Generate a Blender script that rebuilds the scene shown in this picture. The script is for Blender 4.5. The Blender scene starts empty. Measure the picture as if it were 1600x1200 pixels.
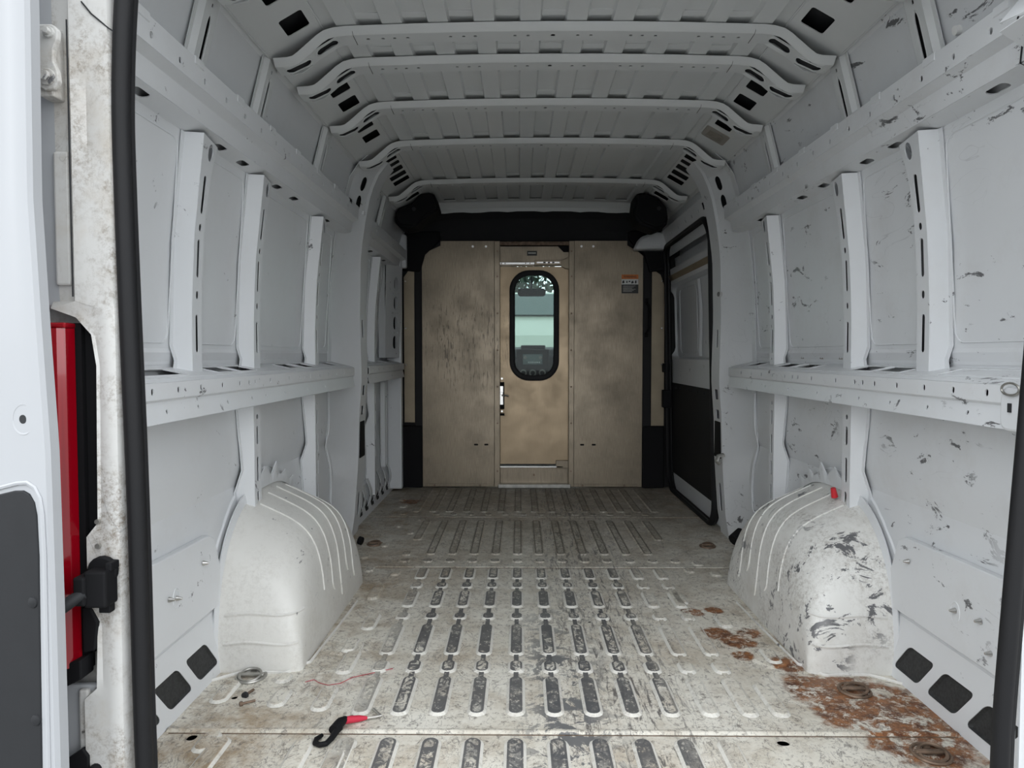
import bpy, bmesh, math, random
from mathutils import Vector, Matrix
random.seed(7)
PI = math.pi
scene = bpy.context.scene
COL = scene.collection

# ---------------------------------------------------------------- camera, light, exposure
F = 1150.0
cd = bpy.data.cameras.new('camera'); cam = bpy.data.objects.new('camera', cd); COL.objects.link(cam)
cam.location = (-0.10, 0, 0.92)
cam.rotation_euler = (PI/2 - math.atan(46/F), 0, math.atan(12/F))
cd.sensor_width = 36; cd.lens = F/1600*36; cd.clip_start = .05; cd.clip_end = 500
scene.camera = cam
w = bpy.data.worlds.new('overcast_sky'); scene.world = w; w.use_nodes = True
wn = w.node_tree; wn.nodes.clear()
wo = wn.nodes.new('ShaderNodeOutputWorld'); wb = wn.nodes.new('ShaderNodeBackground')
wn.links.new(wb.outputs[0], wo.inputs[0])
wb.inputs[0].default_value = (0.93, 0.965, 1.0, 1); wb.inputs[1].default_value = 1.0
scene.view_settings.view_transform = 'Standard'; scene.view_settings.look = 'None'
scene.view_settings.gamma = 1; scene.view_settings.use_curve_mapping = False
scene.view_settings.exposure = 1.6
scene.cycles.max_bounces = 16; scene.cycles.diffuse_bounces = 10; scene.cycles.glossy_bounces = 6
scene.cycles.transmission_bounces = 8; scene.cycles.transparent_max_bounces = 12
scene.cycles.caustics_reflective = False; scene.cycles.caustics_refractive = False
try: scene.cycles.use_denoising = True
except Exception: pass

# ---------------------------------------------------------------- materials
class NT:
    def __init__(s, name):
        s.m = bpy.data.materials.new(name); s.m.use_nodes = True
        s.t = s.m.node_tree; s.t.nodes.clear()
        s.out = s.t.nodes.new('ShaderNodeOutputMaterial')
        s.b = s.t.nodes.new('ShaderNodeBsdfPrincipled'); s.t.links.new(s.b.outputs[0], s.out.inputs[0])
        s.pos = s.t.nodes.new('ShaderNodeNewGeometry').outputs['Position']
    def put(s, sock, v):
        if hasattr(v, 'links'): s.t.links.new(v, sock)
        elif isinstance(v, (tuple, list)) and len(v) == 3 and sock.type == 'RGBA': sock.default_value = (*v, 1)
        else: sock.default_value = v
    def set(s, **k):
        for n, v in k.items(): s.put(s.b.inputs[n.replace('_', ' ')], v)
    def math(s, op, a, b=0.0, c=None, clamp=False):
        n = s.t.nodes.new('ShaderNodeMath'); n.operation = op; n.use_clamp = clamp
        s.put(n.inputs[0], a); s.put(n.inputs[1], b)
        if c is not None: s.put(n.inputs[2], c)
        return n.outputs[0]
    def scaled(s, sc, off=(0, 0, 0)):
        n = s.t.nodes.new('ShaderNodeMapping'); s.put(n.inputs[0], s.pos)
        n.inputs['Scale'].default_value = sc; n.inputs['Location'].default_value = off
        return n.outputs[0]
    def noise(s, scale, detail=4, rough=.55, dist=0, vec=None, off=(0, 0, 0), sc=(1, 1, 1)):
        n = s.t.nodes.new('ShaderNodeTexNoise')
        s.put(n.inputs['Vector'], vec if vec is not None else s.scaled(sc, off))
        n.inputs['Scale'].default_value = scale; n.inputs['Detail'].default_value = detail
        n.inputs['Roughness'].default_value = rough; n.inputs['Distortion'].default_value = dist
        return n.outputs[0]
    def ramp(s, v, lo, hi):
        n = s.t.nodes.new('ShaderNodeMapRange'); n.clamp = True
        s.put(n.inputs[0], v); n.inputs[1].default_value = lo; n.inputs[2].default_value = hi
        return n.outputs[0]
    def mix(s, f, a, b):
        n = s.t.nodes.new('ShaderNodeMix'); n.data_type = 'RGBA'; n.clamp_factor = True
        s.put(n.inputs[0], f); s.put(n.inputs[6], a); s.put(n.inputs[7], b)
        return n.outputs[2]
    def mul(s, *v):
        r = v[0]
        for x in v[1:]: r = s.math('MULTIPLY', r, x)
        return r
    def axis(s, i):
        n = s.t.nodes.new('ShaderNodeSeparateXYZ'); s.put(n.inputs[0], s.pos); return n.outputs[i]
    def near(s, p, r, soft=.4):
        """1 inside radius r about p, falling to 0, outline broken up by noise"""
        n = s.t.nodes.new('ShaderNodeVectorMath'); n.operation = 'DISTANCE'
        s.put(n.inputs[0], s.pos); n.inputs[1].default_value = p
        d = s.math('ADD', n.outputs['Value'], s.math('MULTIPLY', s.math('SUBTRACT', s.noise(9, 6, .7), .5), r*1.6))
        return s.ramp(d, r, r*(1-soft))
    def bump(s, h, dist=.002, strength=.4):
        n = s.t.nodes.new('ShaderNodeBump'); s.put(n.inputs['Height'], h)
        n.inputs['Distance'].default_value = dist; n.inputs['Strength'].default_value = strength
        s.put(s.b.inputs['Normal'], n.outputs[0])

def plain(name, col, rough=.5, metal=0.0, var=.06, scale=18, bump=0, coat=0, spec=None):
    n = NT(name)
    k = n.noise(scale, 4)
    n.set(Base_Color=n.mix(n.ramp(k, .3, .7), tuple(c*(1-var) for c in col), tuple(min(1, c*(1+var)) for c in col)),
          Roughness=rough, Metallic=metal)
    if coat: n.set(Coat_Weight=coat)
    if spec is not None: n.set(Specular_IOR_Level=spec)
    if bump: n.bump(n.noise(scale*8, 5), bump)
    return n.m

def painted(name, col=(.70, .715, .73), chips=0.0, grime=0, dirt=.1, dirtcol=(.42, .38, .32), rough=.38, line=0.0, sc=(1, 1, 1)):
    n = NT(name)
    base = n.mix(n.ramp(n.noise(3, 3), .3, .7), tuple(c*.965 for c in col), col)
    d = n.mul(n.ramp(n.noise(5, 8, .72), .5, .78), dirt)
    base = n.mix(d, base, dirtcol)
    if grime:
        g = n.mul(n.ramp(n.noise(5, 5, .7, off=(1, 4, 2), sc=(2, 1, 1)), .42, .62), n.ramp(n.noise(70, 8, .85), .46, .60), grime)
        base = n.mix(g, base, (.20, .16, .12))
    if line:
        k = n.math('ABSOLUTE', n.math('SUBTRACT', n.noise(7, 3, .5, 1.2, sc=sc), .5))
        k = n.mul(n.ramp(k, .006, .001), n.ramp(n.noise(2.3, 3, off=(4, 2, 9)), .53, .6), line)
        base = n.mix(k, base, (.16, .16, .16))
    if chips:
        c = n.mul(n.ramp(n.noise(16, 9, .72, .6, sc=sc), .66 - .05*chips, .675 - .05*chips), n.ramp(n.noise(1.9, 3, off=(7, 1, 3)), .47 - .04*chips, .53 - .03*chips))
        base = n.mix(c, base, (.13, .13, .135))
    n.set(Base_Color=base, Roughness=rough)
    n.bump(n.noise(60, 3), .0006, .15)
    return n.m

M = {}
M['paint'] = painted('white_van_paint', chips=.35, dirt=.12)
M['paint_scuffed'] = painted('scuffed_white_van_paint', chips=1.05, dirt=.2, line=.22, sc=(1, .5, 1.2))
M['paint_roof'] = painted('roof_paint', col=(.64, .655, .655), chips=0, dirt=.08)
M['paint_warm'] = painted('yellowed_arch_paint', grime=.2, col=(.72, .71, .675), chips=.4, dirt=.45, dirtcol=(.5, .47, .4), line=.25)
M['paint_arch_worn'] = painted('scratched_arch_paint', col=(.75, .745, .715), chips=1.75, grime=.55, dirt=.6, dirtcol=(.45, .42, .36), line=1.0, sc=(.6, 1, 1))
M['paint_jamb'] = painted('grimy_jamb_paint', col=(.58, .575, .555), chips=.45, grime=.85, dirt=.9, dirtcol=(.46, .41, .34), line=.4, sc=(1, 1, .5))
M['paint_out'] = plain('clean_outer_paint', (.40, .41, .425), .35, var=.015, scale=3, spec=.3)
M['cavity'] = plain('cavity_shade_and_dark_parts', (.018, .019, .021), .8)  # near-black shade painted behind openings; also colours joints and small dark parts
M['rubber'] = plain('black_rubber', (.010, .010, .011), .55, bump=.0004, spec=.25)
M['black'] = plain('black_plastic', (.006, .006, .007), .7, bump=.0004, spec=.2)
M['black_board'] = plain('black_trim_board', (.006, .006, .007), .75)
M['grey_board'] = plain('charcoal_door_trim', (.016, .017, .019), .6, spec=.3, bump=.0005)
M['vent'] = plain('black_vent_membrane', (.025, .026, .026), .75, var=.4, scale=120)
M['bright'] = plain('bright_metal', (.75, .74, .72), .25, 1)
M['iron'] = plain('rusty_iron', (.20, .14, .10), .6, .5, .4, 40)
M['zinc'] = plain('zinc_plate', (.42, .41, .38), .4, .8, .2, 30)
M['red_cord'] = plain('red_cord', (.5, .02, .05), .7)
M['red_plastic'] = plain('red_plastic', (.55, .02, .03), .35)
M['orange'] = plain('orange_label', (.75, .22, .05), .5)
M['white_label'] = plain('white_label', (.8, .8, .78), .5)
M['black_label'] = plain('black_label', (.02, .02, .02), .45)
M['headliner'] = plain('dark_headliner', (.016, .016, .018), .9)
M['wing'] = plain('tan_sheet_metal', (.30, .25, .18), .42, .6, .15, 6)
M['asphalt'] = plain('asphalt', (.22, .22, .215), .9, var=.25, scale=30)
M['dash'] = plain('grey_dashboard', (.022, .024, .027), .6, spec=.2)
M['leaf'] = plain('green_leaf', (.02, .035, .018), .6, var=.5, scale=2)
M['bark'] = plain('bark', (.10, .08, .06), .9, var=.3)
M['vehicle_white'] = plain('vehicle_white', (.32, .345, .30), .3, var=.02)
M['vehicle_glass'] = plain('vehicle_dark_glass', (.03, .05, .05), .08)
M['speaker_grille'] = plain('grey_plastic', (.30, .28, .25), .6)

def alu(warm=0):
    n = NT('brushed_aluminium_sheet')
    g = n.noise(40, 5, .6, sc=(8, 1, .35))
    c = n.mix(n.ramp(g, .3, .7), (.235, .195, .145), (.33, .28, .215))
    c = n.mix(n.mul(n.ramp(n.noise(3, 7, .7), .45, .75), .5), c, (.16, .14, .11))
    if warm: c = n.mix(.6, c, (.40, .30, .19))
    drip = n.mul(n.ramp(n.noise(30, 4, .6, 1.5, sc=(2.6, 1, .28)), .56, .61), n.near((-.45, 5.03, 1.0), .42, .5))
    c = n.mix(n.math('MULTIPLY', drip, .75), c, (.10, .085, .07))
    n.set(Base_Color=c, Metallic=.9, Roughness=n.ramp(n.noise(6, 6, .7), -.5, 1.9))
    n.bump(n.noise(2.2, 2), .01, .35)
    return n.m
M['alu'] = alu(); M['alu_door'] = alu(1)

def lens():
    n = NT('red_lamp_lens')
    n.set(Base_Color=n.mix(n.ramp(n.noise(60, 1, sc=(1, 1, .02)), .4, .6), (.20, .001, .006), (.30, .004, .01)), Roughness=.12, Coat_Weight=.6)
    return n.m
M['lens'] = lens()
M['brass'] = plain('dull_brass', (.35, .28, .16), .45, .7)

def glass(name, tint=(.72, .80, .78)):
    n = NT(name)
    t = n.t.nodes.new('ShaderNodeBsdfTransparent'); t.inputs[0].default_value = (*tint, 1)
    g = n.t.nodes.new('ShaderNodeBsdfGlossy'); g.inputs['Roughness'].default_value = .02
    fr = n.t.nodes.new('ShaderNodeFresnel'); fr.inputs[0].default_value = 1.25
    mx = n.t.nodes.new('ShaderNodeMixShader')
    n.t.links.new(fr.outputs[0], mx.inputs[0]); n.t.links.new(t.outputs[0], mx.inputs[1]); n.t.links.new(g.outputs[0], mx.inputs[2])
    n.t.links.new(mx.outputs[0], n.out.inputs[0])
    return n.m
M['glass'] = glass('door_glass')

def floor_mat(name, top):
    n = NT(name)
    X, Y = n.axis(0), n.axis(1)
    far = n.ramp(Y, 2.5, 4.6)                      # paint towards the partition is walked grey-brown
    c = n.mix(n.ramp(n.noise(4, 6, .65), .35, .7), (.82, .79, .71), (.66, .62, .53))
    c = n.mix(n.mul(far, n.ramp(n.noise(7, 9, .8, off=(3, 0, 0)), .28, .70)), c, (.20, .165, .12))
    # brown dirt, strongest along the left wall and left rear corner
    side = n.math('MAXIMUM', n.ramp(X, -.45, -.8), n.math('MULTIPLY', n.ramp(X, .55, .85), .5))
    d = n.mul(n.ramp(n.noise(7, 9, .78, .3, off=(9, 5, 0)), .46, .64), n.math('ADD', .42, n.math('MULTIPLY', side, .55)))
    c = n.mix(d, c, (.30, .215, .125))
    for p, r, a in (((-.80, 1.75, 0), .24, .75), ((-.70, 2.9, 0), .20, .7), ((-.66, 3.3, 0), .2, .6), ((.66, 2.25, 0), .25, .3), ((.18, 1.62, 0), .12, .4), ((-.28, 2.2, 0), .16, .45), ((.36, 2.25, 0), .15, .5), ((-.36, 1.62, 0), .16, .4), ((-.5, 3.0, 0), .2, .5), ((.30, 1.55, 0), .12, .55), ((-.82, 2.45, 0), .2, .5)):
        c = n.mix(n.mul(n.near(p, r, .8), n.ramp(n.noise(14, 8, .8), .38, .6), a), c, (.36, .25, .14))
    # fine speckle, scuffs
    c = n.mix(n.mul(n.ramp(n.noise(48, 8, .8, off=(2, 2, 2)), .545, .60), .72), c, (.2, .17, .14))
    c = n.mix(n.mul(n.ramp(n.noise(22, 9, .85, 1.2, off=(6, 1, 2), sc=(1.5, .6, 1)), .56, .585), n.ramp(n.noise(4, 4, off=(8, 8, 0)), .40, .58), .8), c, (.15, .135, .12))
    s1 = n.math('ABSOLUTE', n.math('SUBTRACT', n.noise(9, 5, .6, 2.2, sc=(1.2, .8, 1)), .5))
    c = n.mix(n.mul(n.ramp(s1, .009, .002), n.ramp(n.noise(3, 3), .36, .50), .85), c, (.15, .13, .115))
    # lengthwise drag marks right of the middle
    mid = n.mul(n.ramp(X, -.08, .06), n.ramp(X, .42, .28))
    s2 = n.ramp(n.noise(30, 6, .75, .8, sc=(2.2, .28, 1)), .53, .60)
    c = n.mix(n.mul(s2, mid, .9), c, (.12, .11, .105))
    chips = n.mul(n.ramp(n.noise(11, 8, .7, .7, off=(5, 8, 0)), .51, .53), n.ramp(n.math('ABSOLUTE', n.math('SUBTRACT', X, .02)), .16, .05), n.ramp(Y, 2.9, 2.2))
    c = n.mix(chips, c, (.17, .17, .17))
    if top:
        lane = n.mul(n.ramp(X, -.56, -.45), n.ramp(X, .40, .27))
        lane2 = n.mul(n.ramp(X, -.8, -.5), n.ramp(X, .8, .55))
        near_ = n.ramp(Y, 3.2, 2.95)
        amt = n.math('ADD', n.mul(lane, near_), n.mul(lane2, n.math('SUBTRACT', 1, near_), .9 if top == 2 else .5))
        worn = n.ramp(n.noise(30, 8, .78, 1.4, off=(1, 6, 0), sc=(1, .8, 1)), .62 if top == 2 else .515, .575 if top == 2 else .49)
        if top == 1: worn = n.math('MAXIMUM', worn, n.math('MULTIPLY', n.ramp(n.noise(2.6, 3, off=(5, 5, 1)), .50, .60), n.ramp(n.noise(50, 5, .8), .60, .52)))
        tone = n.mix(n.ramp(Y, 3.0, 3.4), (.095, .096, .10), (.085, .072, .056))
        c = n.mix(n.mul(worn, amt, .93), c, tone)
        edge = n.mul(n.math('SUBTRACT', 1, lane), n.ramp(n.noise(20, 8, .75, off=(3, 3, 0)), .6, .62), .5)
        c = n.mix(edge, c, (.2, .18, .16))
    # rust
    rust = 0
    for p, r in (((.82, 1.90, 0), .15), ((.85, 1.73, 0), .11), ((.70, 2.02, 0), .07), ((.60, 2.33, 0), .05), ((.70, 2.15, 0), .045),
                 ((.55, 2.40, 0), .045), ((.66, 2.40, 0), .04), ((.52, 2.60, 0), .04), ((.60, 2.62, 0), .03), ((.58, 2.22, 0), .03), ((.93, 1.82, 0), .07), ((-.78, 4.55, 0), .06)):
        rust = n.math('MAXIMUM', rust, n.near(p, r*1.22, .22))
    rc = n.mix(n.ramp(n.noise(24, 8, .75), .4, .62), (.10, .036, .016), (.36, .15, .055))
    rc = n.mix(n.mul(n.ramp(n.noise(60, 6, .8), .55, .6), .7), rc, (.42, .36, .28))
    grain = n.ramp(n.noise(20, 7, .75, .5, off=(0, 9, 4)), .42, .49)
    c = n.mix(n.mul(rust, grain), c, rc)
    n.set(Base_Color=c, Roughness=n.ramp(n.noise(12, 5), -.6, 1.6))
    n.bump(n.math('ADD', n.noise(30, 6, .7), n.math('MULTIPLY', rust, n.noise(90, 5, .8))), .002, .35)
    return n.m
M['floor'] = floor_mat('worn_floor_paint', False)
M['rib'] = floor_mat('worn_rib_top', 1)
M['rib_edge'] = floor_mat('worn_rib_edge', 2)
M['rib_side'] = painted('rib_side_paint', col=(.78, .76, .70), grime=.5, dirt=.5)

# ---------------------------------------------------------------- mesh helpers
class MB:
    def __init__(s): s.v = []; s.f = []; s.mi = []
    def add(s, vs, fs, mi=0):
        o = len(s.v); s.v += [tuple(p) for p in vs]; s.f += [tuple(i+o for i in f) for f in fs]; s.mi += [mi]*len(fs)
        return s
    def box(s, lo, hi, mi=0, tf=None):
        vs = [Vector((x, y, z)) for x in (lo[0], hi[0]) for y in (lo[1], hi[1]) for z in (lo[2], hi[2])]
        if tf: vs = [tf @ p for p in vs]
        return s.add(vs, [(0, 1, 3, 2), (4, 6, 7, 5), (0, 4, 5, 1), (2, 3, 7, 6), (0, 2, 6, 4), (1, 5, 7, 3)], mi)
    def grid(s, rows, mi=0, closeu=False, closev=False):
        nr, nc = len(rows), len(rows[0]); fs = []
        for i in range(nr if closev else nr-1):
            for j in range(nc if closeu else nc-1):
                a = i*nc+j; b = i*nc+(j+1) % nc; c = ((i+1) % nr)*nc+(j+1) % nc; d = ((i+1) % nr)*nc+j
                fs.append((a, b, c, d))
        return s.add([p for r in rows for p in r], fs, mi)
    def tube(s, path, r, n=8, closed=False, mi=0, flat=1.0, up=None):
        P = [Vector(p) for p in path]; rows = []; N = len(P)
        ref = Vector(up) if up else None
        for i, p in enumerate(P):
            t = (P[(i+1) % N]-P[i-1]) if closed else (P[min(i+1, N-1)]-P[max(i-1, 0)])
            t.normalize()
            if ref is None or abs(ref.dot(t)) > .97: ref = t.orthogonal()
            a = (ref - t*ref.dot(t)).normalized(); b = t.cross(a)
            if up is None: ref = a
            rr = r[i] if isinstance(r, (list, tuple)) else r
            rows.append([p + a*math.cos(2*PI*k/n)*rr + b*math.sin(2*PI*k/n)*rr*flat for k in range(n)])
        s.grid(rows, mi, closeu=True, closev=closed)
        if not closed:
            o = len(s.v)-N*n
            s.f.append(tuple(o+k for k in reversed(range(n)))); s.f.append(tuple(o+(N-1)*n+k for k in range(n))); s.mi += [mi, mi]
        return s
    def cyl(s, p0, p1, r, n=14, mi=0, r2=None): return s.tube([p0, p1], [r, r if r2 is None else r2], n, mi=mi)
    def prism(s, poly, fn, d, mi=0):
        """2-D outline -> fn(a,b) front, +d back, closed"""
        d = Vector(d); a = [Vector(fn(*p)) for p in poly]; n = len(poly)
        return s.add(a+[p+d for p in a], [tuple(range(n)), tuple(reversed(range(n, 2*n)))] + [(i, (i+1) % n, n+(i+1) % n, n+i) for i in range(n)], mi)
    def sheet(s, fn, ub, vb, holes=(), mi=0, m=.006):
        """sheet metal over u x v with real holes; fn(u,v) -> 3-D"""
        u0, u1 = ub[0], ub[-1]; iv = []
        for h in holes:
            a = min(p[0] for p in h)-m; b = max(p[0] for p in h)+m
            if a < u0+1e-4 or b > u1-1e-4: continue
            iv.append([a, b, [h]])
        iv.sort(key=lambda x: x[0]); mg = []
        for x in iv:
            if mg and x[0] < mg[-1][1]: mg[-1][1] = max(mg[-1][1], x[1]); mg[-1][2] += x[2]
            else: mg.append(x)
        br = [b for b in ub if not any(x[0] < b < x[1] for x in mg)] + [e for x in mg for e in x[:2]]
        br = sorted(br); cells = []
        for a, b in zip(br, br[1:]):
            if b-a < 1e-6: continue
            hs = next((x[2] for x in mg if x[0] <= (a+b)/2 <= x[1]), [])
            cells.append((a, b, hs))
        for a, b, hs in cells:
            if not hs:
                for v0, v1 in zip(vb, vb[1:]):
                    s.add([fn(a, v0), fn(b, v0), fn(b, v1), fn(a, v1)], [(0, 1, 2, 3)], mi)
                continue
            bm = bmesh.new(); es = []
            for loop in [[(a, vb[0]), (b, vb[0]), (b, vb[-1]), (a, vb[-1])]]+list(hs):
                vs = [bm.verts.new((p[0], p[1], 0)) for p in loop]
                for i in range(len(vs)): es.append(bm.edges.new((vs[i], vs[(i+1) % len(vs)])))
            bmesh.ops.triangle_fill(bm, use_beauty=True, use_dissolve=False, edges=es, normal=(0, 0, 1))
            bm.verts.index_update()
            s.add([fn(q.co.x, q.co.y) for q in bm.verts], [tuple(q.index for q in f.verts) for f in bm.faces], mi)
            bm.free()
        return s
    def mesh(s, name, mats, smooth=False, merge=True, autosm=None):
        me = bpy.data.meshes.new(name); me.from_pydata(s.v, [], s.f)
        for m in (mats if isinstance(mats, (list, tuple)) else [mats]): me.materials.append(M[m])
        for p, i in zip(me.polygons, s.mi): p.material_index = i
        bm = bmesh.new(); bm.from_mesh(me)
        if merge: bmesh.ops.remove_doubles(bm, verts=bm.verts, dist=1e-5)
        bmesh.ops.recalc_face_normals(bm, faces=bm.faces)
        if smooth:
            for f in bm.faces: f.smooth = True
            ang = autosm or 40
            for e in bm.edges:
                if len(e.link_faces) == 2 and e.calc_face_angle(0) > math.radians(ang): e.smooth = False
        bm.to_mesh(me); bm.free()
        return me
    def build(s, name, mats, parent=None, solid=0, bevel=0, smooth=False, seg=2, angle=None, **k):
        return link(name, s.mesh(name, mats, smooth, autosm=angle), parent, solid, bevel, seg, **k)

def link(name, me, parent=None, solid=0, bevel=0, seg=2, loc=None, **k):
    o = bpy.data.objects.new(name, me); COL.objects.link(o)
    if loc is not None: o.location = loc
    if parent is not None:
        o.parent = parent; o.matrix_parent_inverse = Matrix.Translation(-root_loc(parent))
    if solid:
        md = o.modifiers.new('thickness', 'SOLIDIFY'); md.thickness = solid; md.offset = 0
        if me.polygons and me.polygons[0].use_smooth:
            md = o.modifiers.new('sharp_folds', 'EDGE_SPLIT'); md.split_angle = math.radians(24)
    if bevel:
        md = o.modifiers.new('edges', 'BEVEL'); md.width = bevel; md.segments = seg; md.limit_method = 'ANGLE'; md.angle_limit = math.radians(35)
    tag(o, **k)
    return o
def root_loc(p):
    r = Vector((0, 0, 0))
    while p is not None: r += p.location; p = p.parent if False else None
    return r
def tag(o, label=None, cat=None, group=None, kind=None):
    if label: o['label'] = label
    if cat:
        o['category'] = cat
        if not kind: kind = 'thing'
    if group: o['group'] = group
    if kind: o['kind'] = kind
def thing(name, loc, label, cat, group=None):
    o = bpy.data.objects.new(name, None); COL.objects.link(o); o.location = loc; o.empty_display_size = .05
    tag(o, label, cat, group); return o

def slot(cu, cv, lu, lv, r=None, n=4, k=1.0):
    """rounded rectangle outline; k = v units per metre when v is not in metres"""
    if k != 1.0: return [(cu+a, cv+c*k) for a, c in slot(0, 0, lu, lv/k, r, n)]
    r = min(lu, lv)/2*.999 if r is None else min(r, lu/2*.999, lv/2*.999); p = []
    for cx, cy, a0 in ((lu/2-r, lv/2-r, 0), (-lu/2+r, lv/2-r, 90), (-lu/2+r, -lv/2+r, 180), (lu/2-r, -lv/2+r, 270)):
        for i in range(n+1):
            a = math.radians(a0+90*i/n); p.append((cu+cx+r*math.cos(a), cv+cy+r*math.sin(a)))
    q = []
    for x in p:
        if not q or (abs(x[0]-q[-1][0])+abs(x[1]-q[-1][1])) > 1e-5: q.append(x)
    if abs(q[0][0]-q[-1][0])+abs(q[0][1]-q[-1][1]) < 1e-5: q.pop()
    return q
def lerp(tab, x):
    if x <= tab[0][0]: return tab[0][1]
    for (a, p), (b, q) in zip(tab, tab[1:]):
        if x <= b: return p+(q-p)*(x-a)/(b-a)
    return tab[-1][1]
def frange(a, b, st):
    n = max(1, round(abs(b-a)/st)); return [a+(b-a)*i/n for i in range(n+1)]

# ================================================================ SETTING
# ---------------------------------------------------------------- ground outside
MB().box((-60, -60, -.75), (60, 60, -.62)).build('ground', 'asphalt', kind='structure')

# ---------------------------------------------------------------- floor
W = .972
floor_holes = [slot(1.713, .524, .026, .03), slot(1.724, -.887, .03, .024), slot(1.93, -.864, .02, .016), slot(2.5, .14, .016, .012), slot(2.08, .33, .012, .012), slot(2.03, .47, .014, .018)]
fb = MB().sheet(lambda u, v: (v, u, 0), [1.32, 1.76, 3.15, 4.13, 5.2], [-W, 0, W], floor_holes)
floor = fb.build('floor', 'floor', solid=.003, kind='structure')
MB().box((-W, 1.33, -.06), (W, 5.2, -.03)).build('underfloor_shade', 'cavity', floor)  # near-black sheet below the floor holes, shade put into its colour
MB().box((-.80, 1.27, -.05), (.80, 1.335, .004)).build('rear_sill', 'zinc', floor, bevel=.004)

def rib_mesh(L, wt=.031, wb=.050, h=.0075, neck=False, far=False):
    b = MB(); n = 6; rings = []
    for wd, z, e in ((wb, .0008, .010), (wt+.004, h*.85, .001), (wt, h, 0)):
        r = wd/2; ring = []
        hl = L/2 + e - r
        for k in range(n+1): a = PI*k/n; ring.append((r*math.cos(a), hl+r*math.sin(a), z))
        for k in range(n+1): a = PI+PI*k/n; ring.append((r*math.cos(a), -hl+r*math.sin(a), z))
        rings.append(ring)
    N = len(rings[0])
    b.add([p for r in rings[:2] for p in r], [(i, (i+1) % N, N+(i+1) % N, N+i) for i in range(N)], 0)
    b.add([p for r in rings[1:] for p in r], [(i, (i+1) % N, N+(i+1) % N, N+i) for i in range(N)], 2)
    i2 = [(p[0]*(1-.008/wt), p[1]*(1-.008/L), p[2]) for p in rings[2]]
    b.add(rings[2]+i2, [(i, (i+1) % N, N+(i+1) % N, N+i) for i in range(N)], 2)
    b.add(i2, [tuple(range(N))], 1)
    if neck:
        b.box((-.007, -L/2-.05, .0005), (.007, L/2+.05, .0042), 2)
    return b.mesh('rib', ['floor' if far else 'rib_side', 'rib', 'rib_edge'])
MESH = {}
def rib(x, y0, y1, **k):
    if y0 > 3.0 or (y0 > 2.6 and abs(x) > .6): k['far'] = True
    key = (round(y1-y0, 3), tuple(k.items()))
    if key not in MESH: MESH[key] = rib_mesh(y1-y0, **k)
    return link('rib', MESH[key], floor, loc=(x, (y0+y1)/2, .0015))
lane = lambda k: -.11+.0998*k
for k in range(-8, 10): rib(lane(k), 1.36, 1.715, wt=.034, wb=.052) if k not in (6, 7, 8, 9, -6, -8) else None
for k in range(-4, 7):
    for a, c in ((1.84, 2.05), (2.215, 2.455), (2.64, 2.81), (2.975, 3.115)): rib(lane(k), a, c)
    for a, c in ((2.09, 2.16), (2.515, 2.568), (2.855, 2.915)): rib(lane(k), a, c, neck=True)
for x, a, c in ((lane(7)-.02, 1.84, 2.02), (-.62, 1.86, 1.99), (-.74, 1.88, 1.97), (-.90, 1.90, 2.02), (-.84, 1.66, 1.74), (-.655, 2.72, 2.88),
                (-.77, 2.02, 2.07), (.50, 2.68, 2.80), (.60, 2.45, 2.56), (-.61, 2.42, 2.56), (-.61, 2.08, 2.3)): rib(x, a, c)
for k in range(-5, 8):
    rib(lane(k), 3.34 if -5 < k < 7 else 3.6, 4.02, wt=.034, wb=.05); rib(lane(k), 3.215, 3.255, wt=.036, wb=.05)
    rib(lane(k)+.03, 4.165, 4.20, wt=.03, wb=.045)
for k in range(-8, 9):
    if k in (-8, -7): continue
    rib(lane(k), 4.25, 4.98, wt=.036, wb=.052)
for i, (x, y) in enumerate([(-.62, 3.05), (-.74, 3.1), (-.62, 3.35), (-.75, 3.5), (-.66, 3.75), (-.75, 3.9), (-.64, 4.05), (-.77, 4.2), (-.8, 4.4), (.68, 3.2), (.72, 3.05), (-.8, 3.3), (.62, 3.1), (-.84, 4.6), (-.72, 4.75)]):
    rib(x, y-.03, y+.03, wt=.03, wb=.046)
for y, h in ((1.76, .004), (3.15, .003), (4.13, .003)):
    b = MB(); rows = []
    for x in frange(-W+.01, W-.01, .1):
        rows.append([(x, y-.012, .0012), (x, y-.006, h+.0015), (x, y+.004, h+.0015), (x, y+.010, .0012)])
    b.grid(rows); b.box((-W+.02, y-.020, .0011), (W-.02, y-.0165, .0022), 1)
    b.build('floor_seam', ['floor', 'iron'], floor, smooth=True)
# embossed tie-down bosses
def boss(x, y, sx=1):
    b = MB()
    poly = [(-.055, -.05), (.03, -.08), (.065, -.02), (.065, .08), (-.0, .08), (-.055, .03)]
    o = [(x+sx*a, y+c, .0018) for a, c in poly]; i_ = [(x+sx*a*.82, y+c*.85, .006) for a, c in poly]; N = len(o)
    b.add(o+i_, [(k, (k+1) % N, N+(k+1) % N, N+k) for k in range(N)]+[tuple(range(N, 2*N))])
    b.build('embossed_boss', 'floor', floor); rib(x+sx*.0, y-.045, y+.055, wt=.03, wb=.046).location.z = .006
boss(-.63, 2.27); boss(.66, 2.20, -1); boss(-.52, 1.60)

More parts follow.
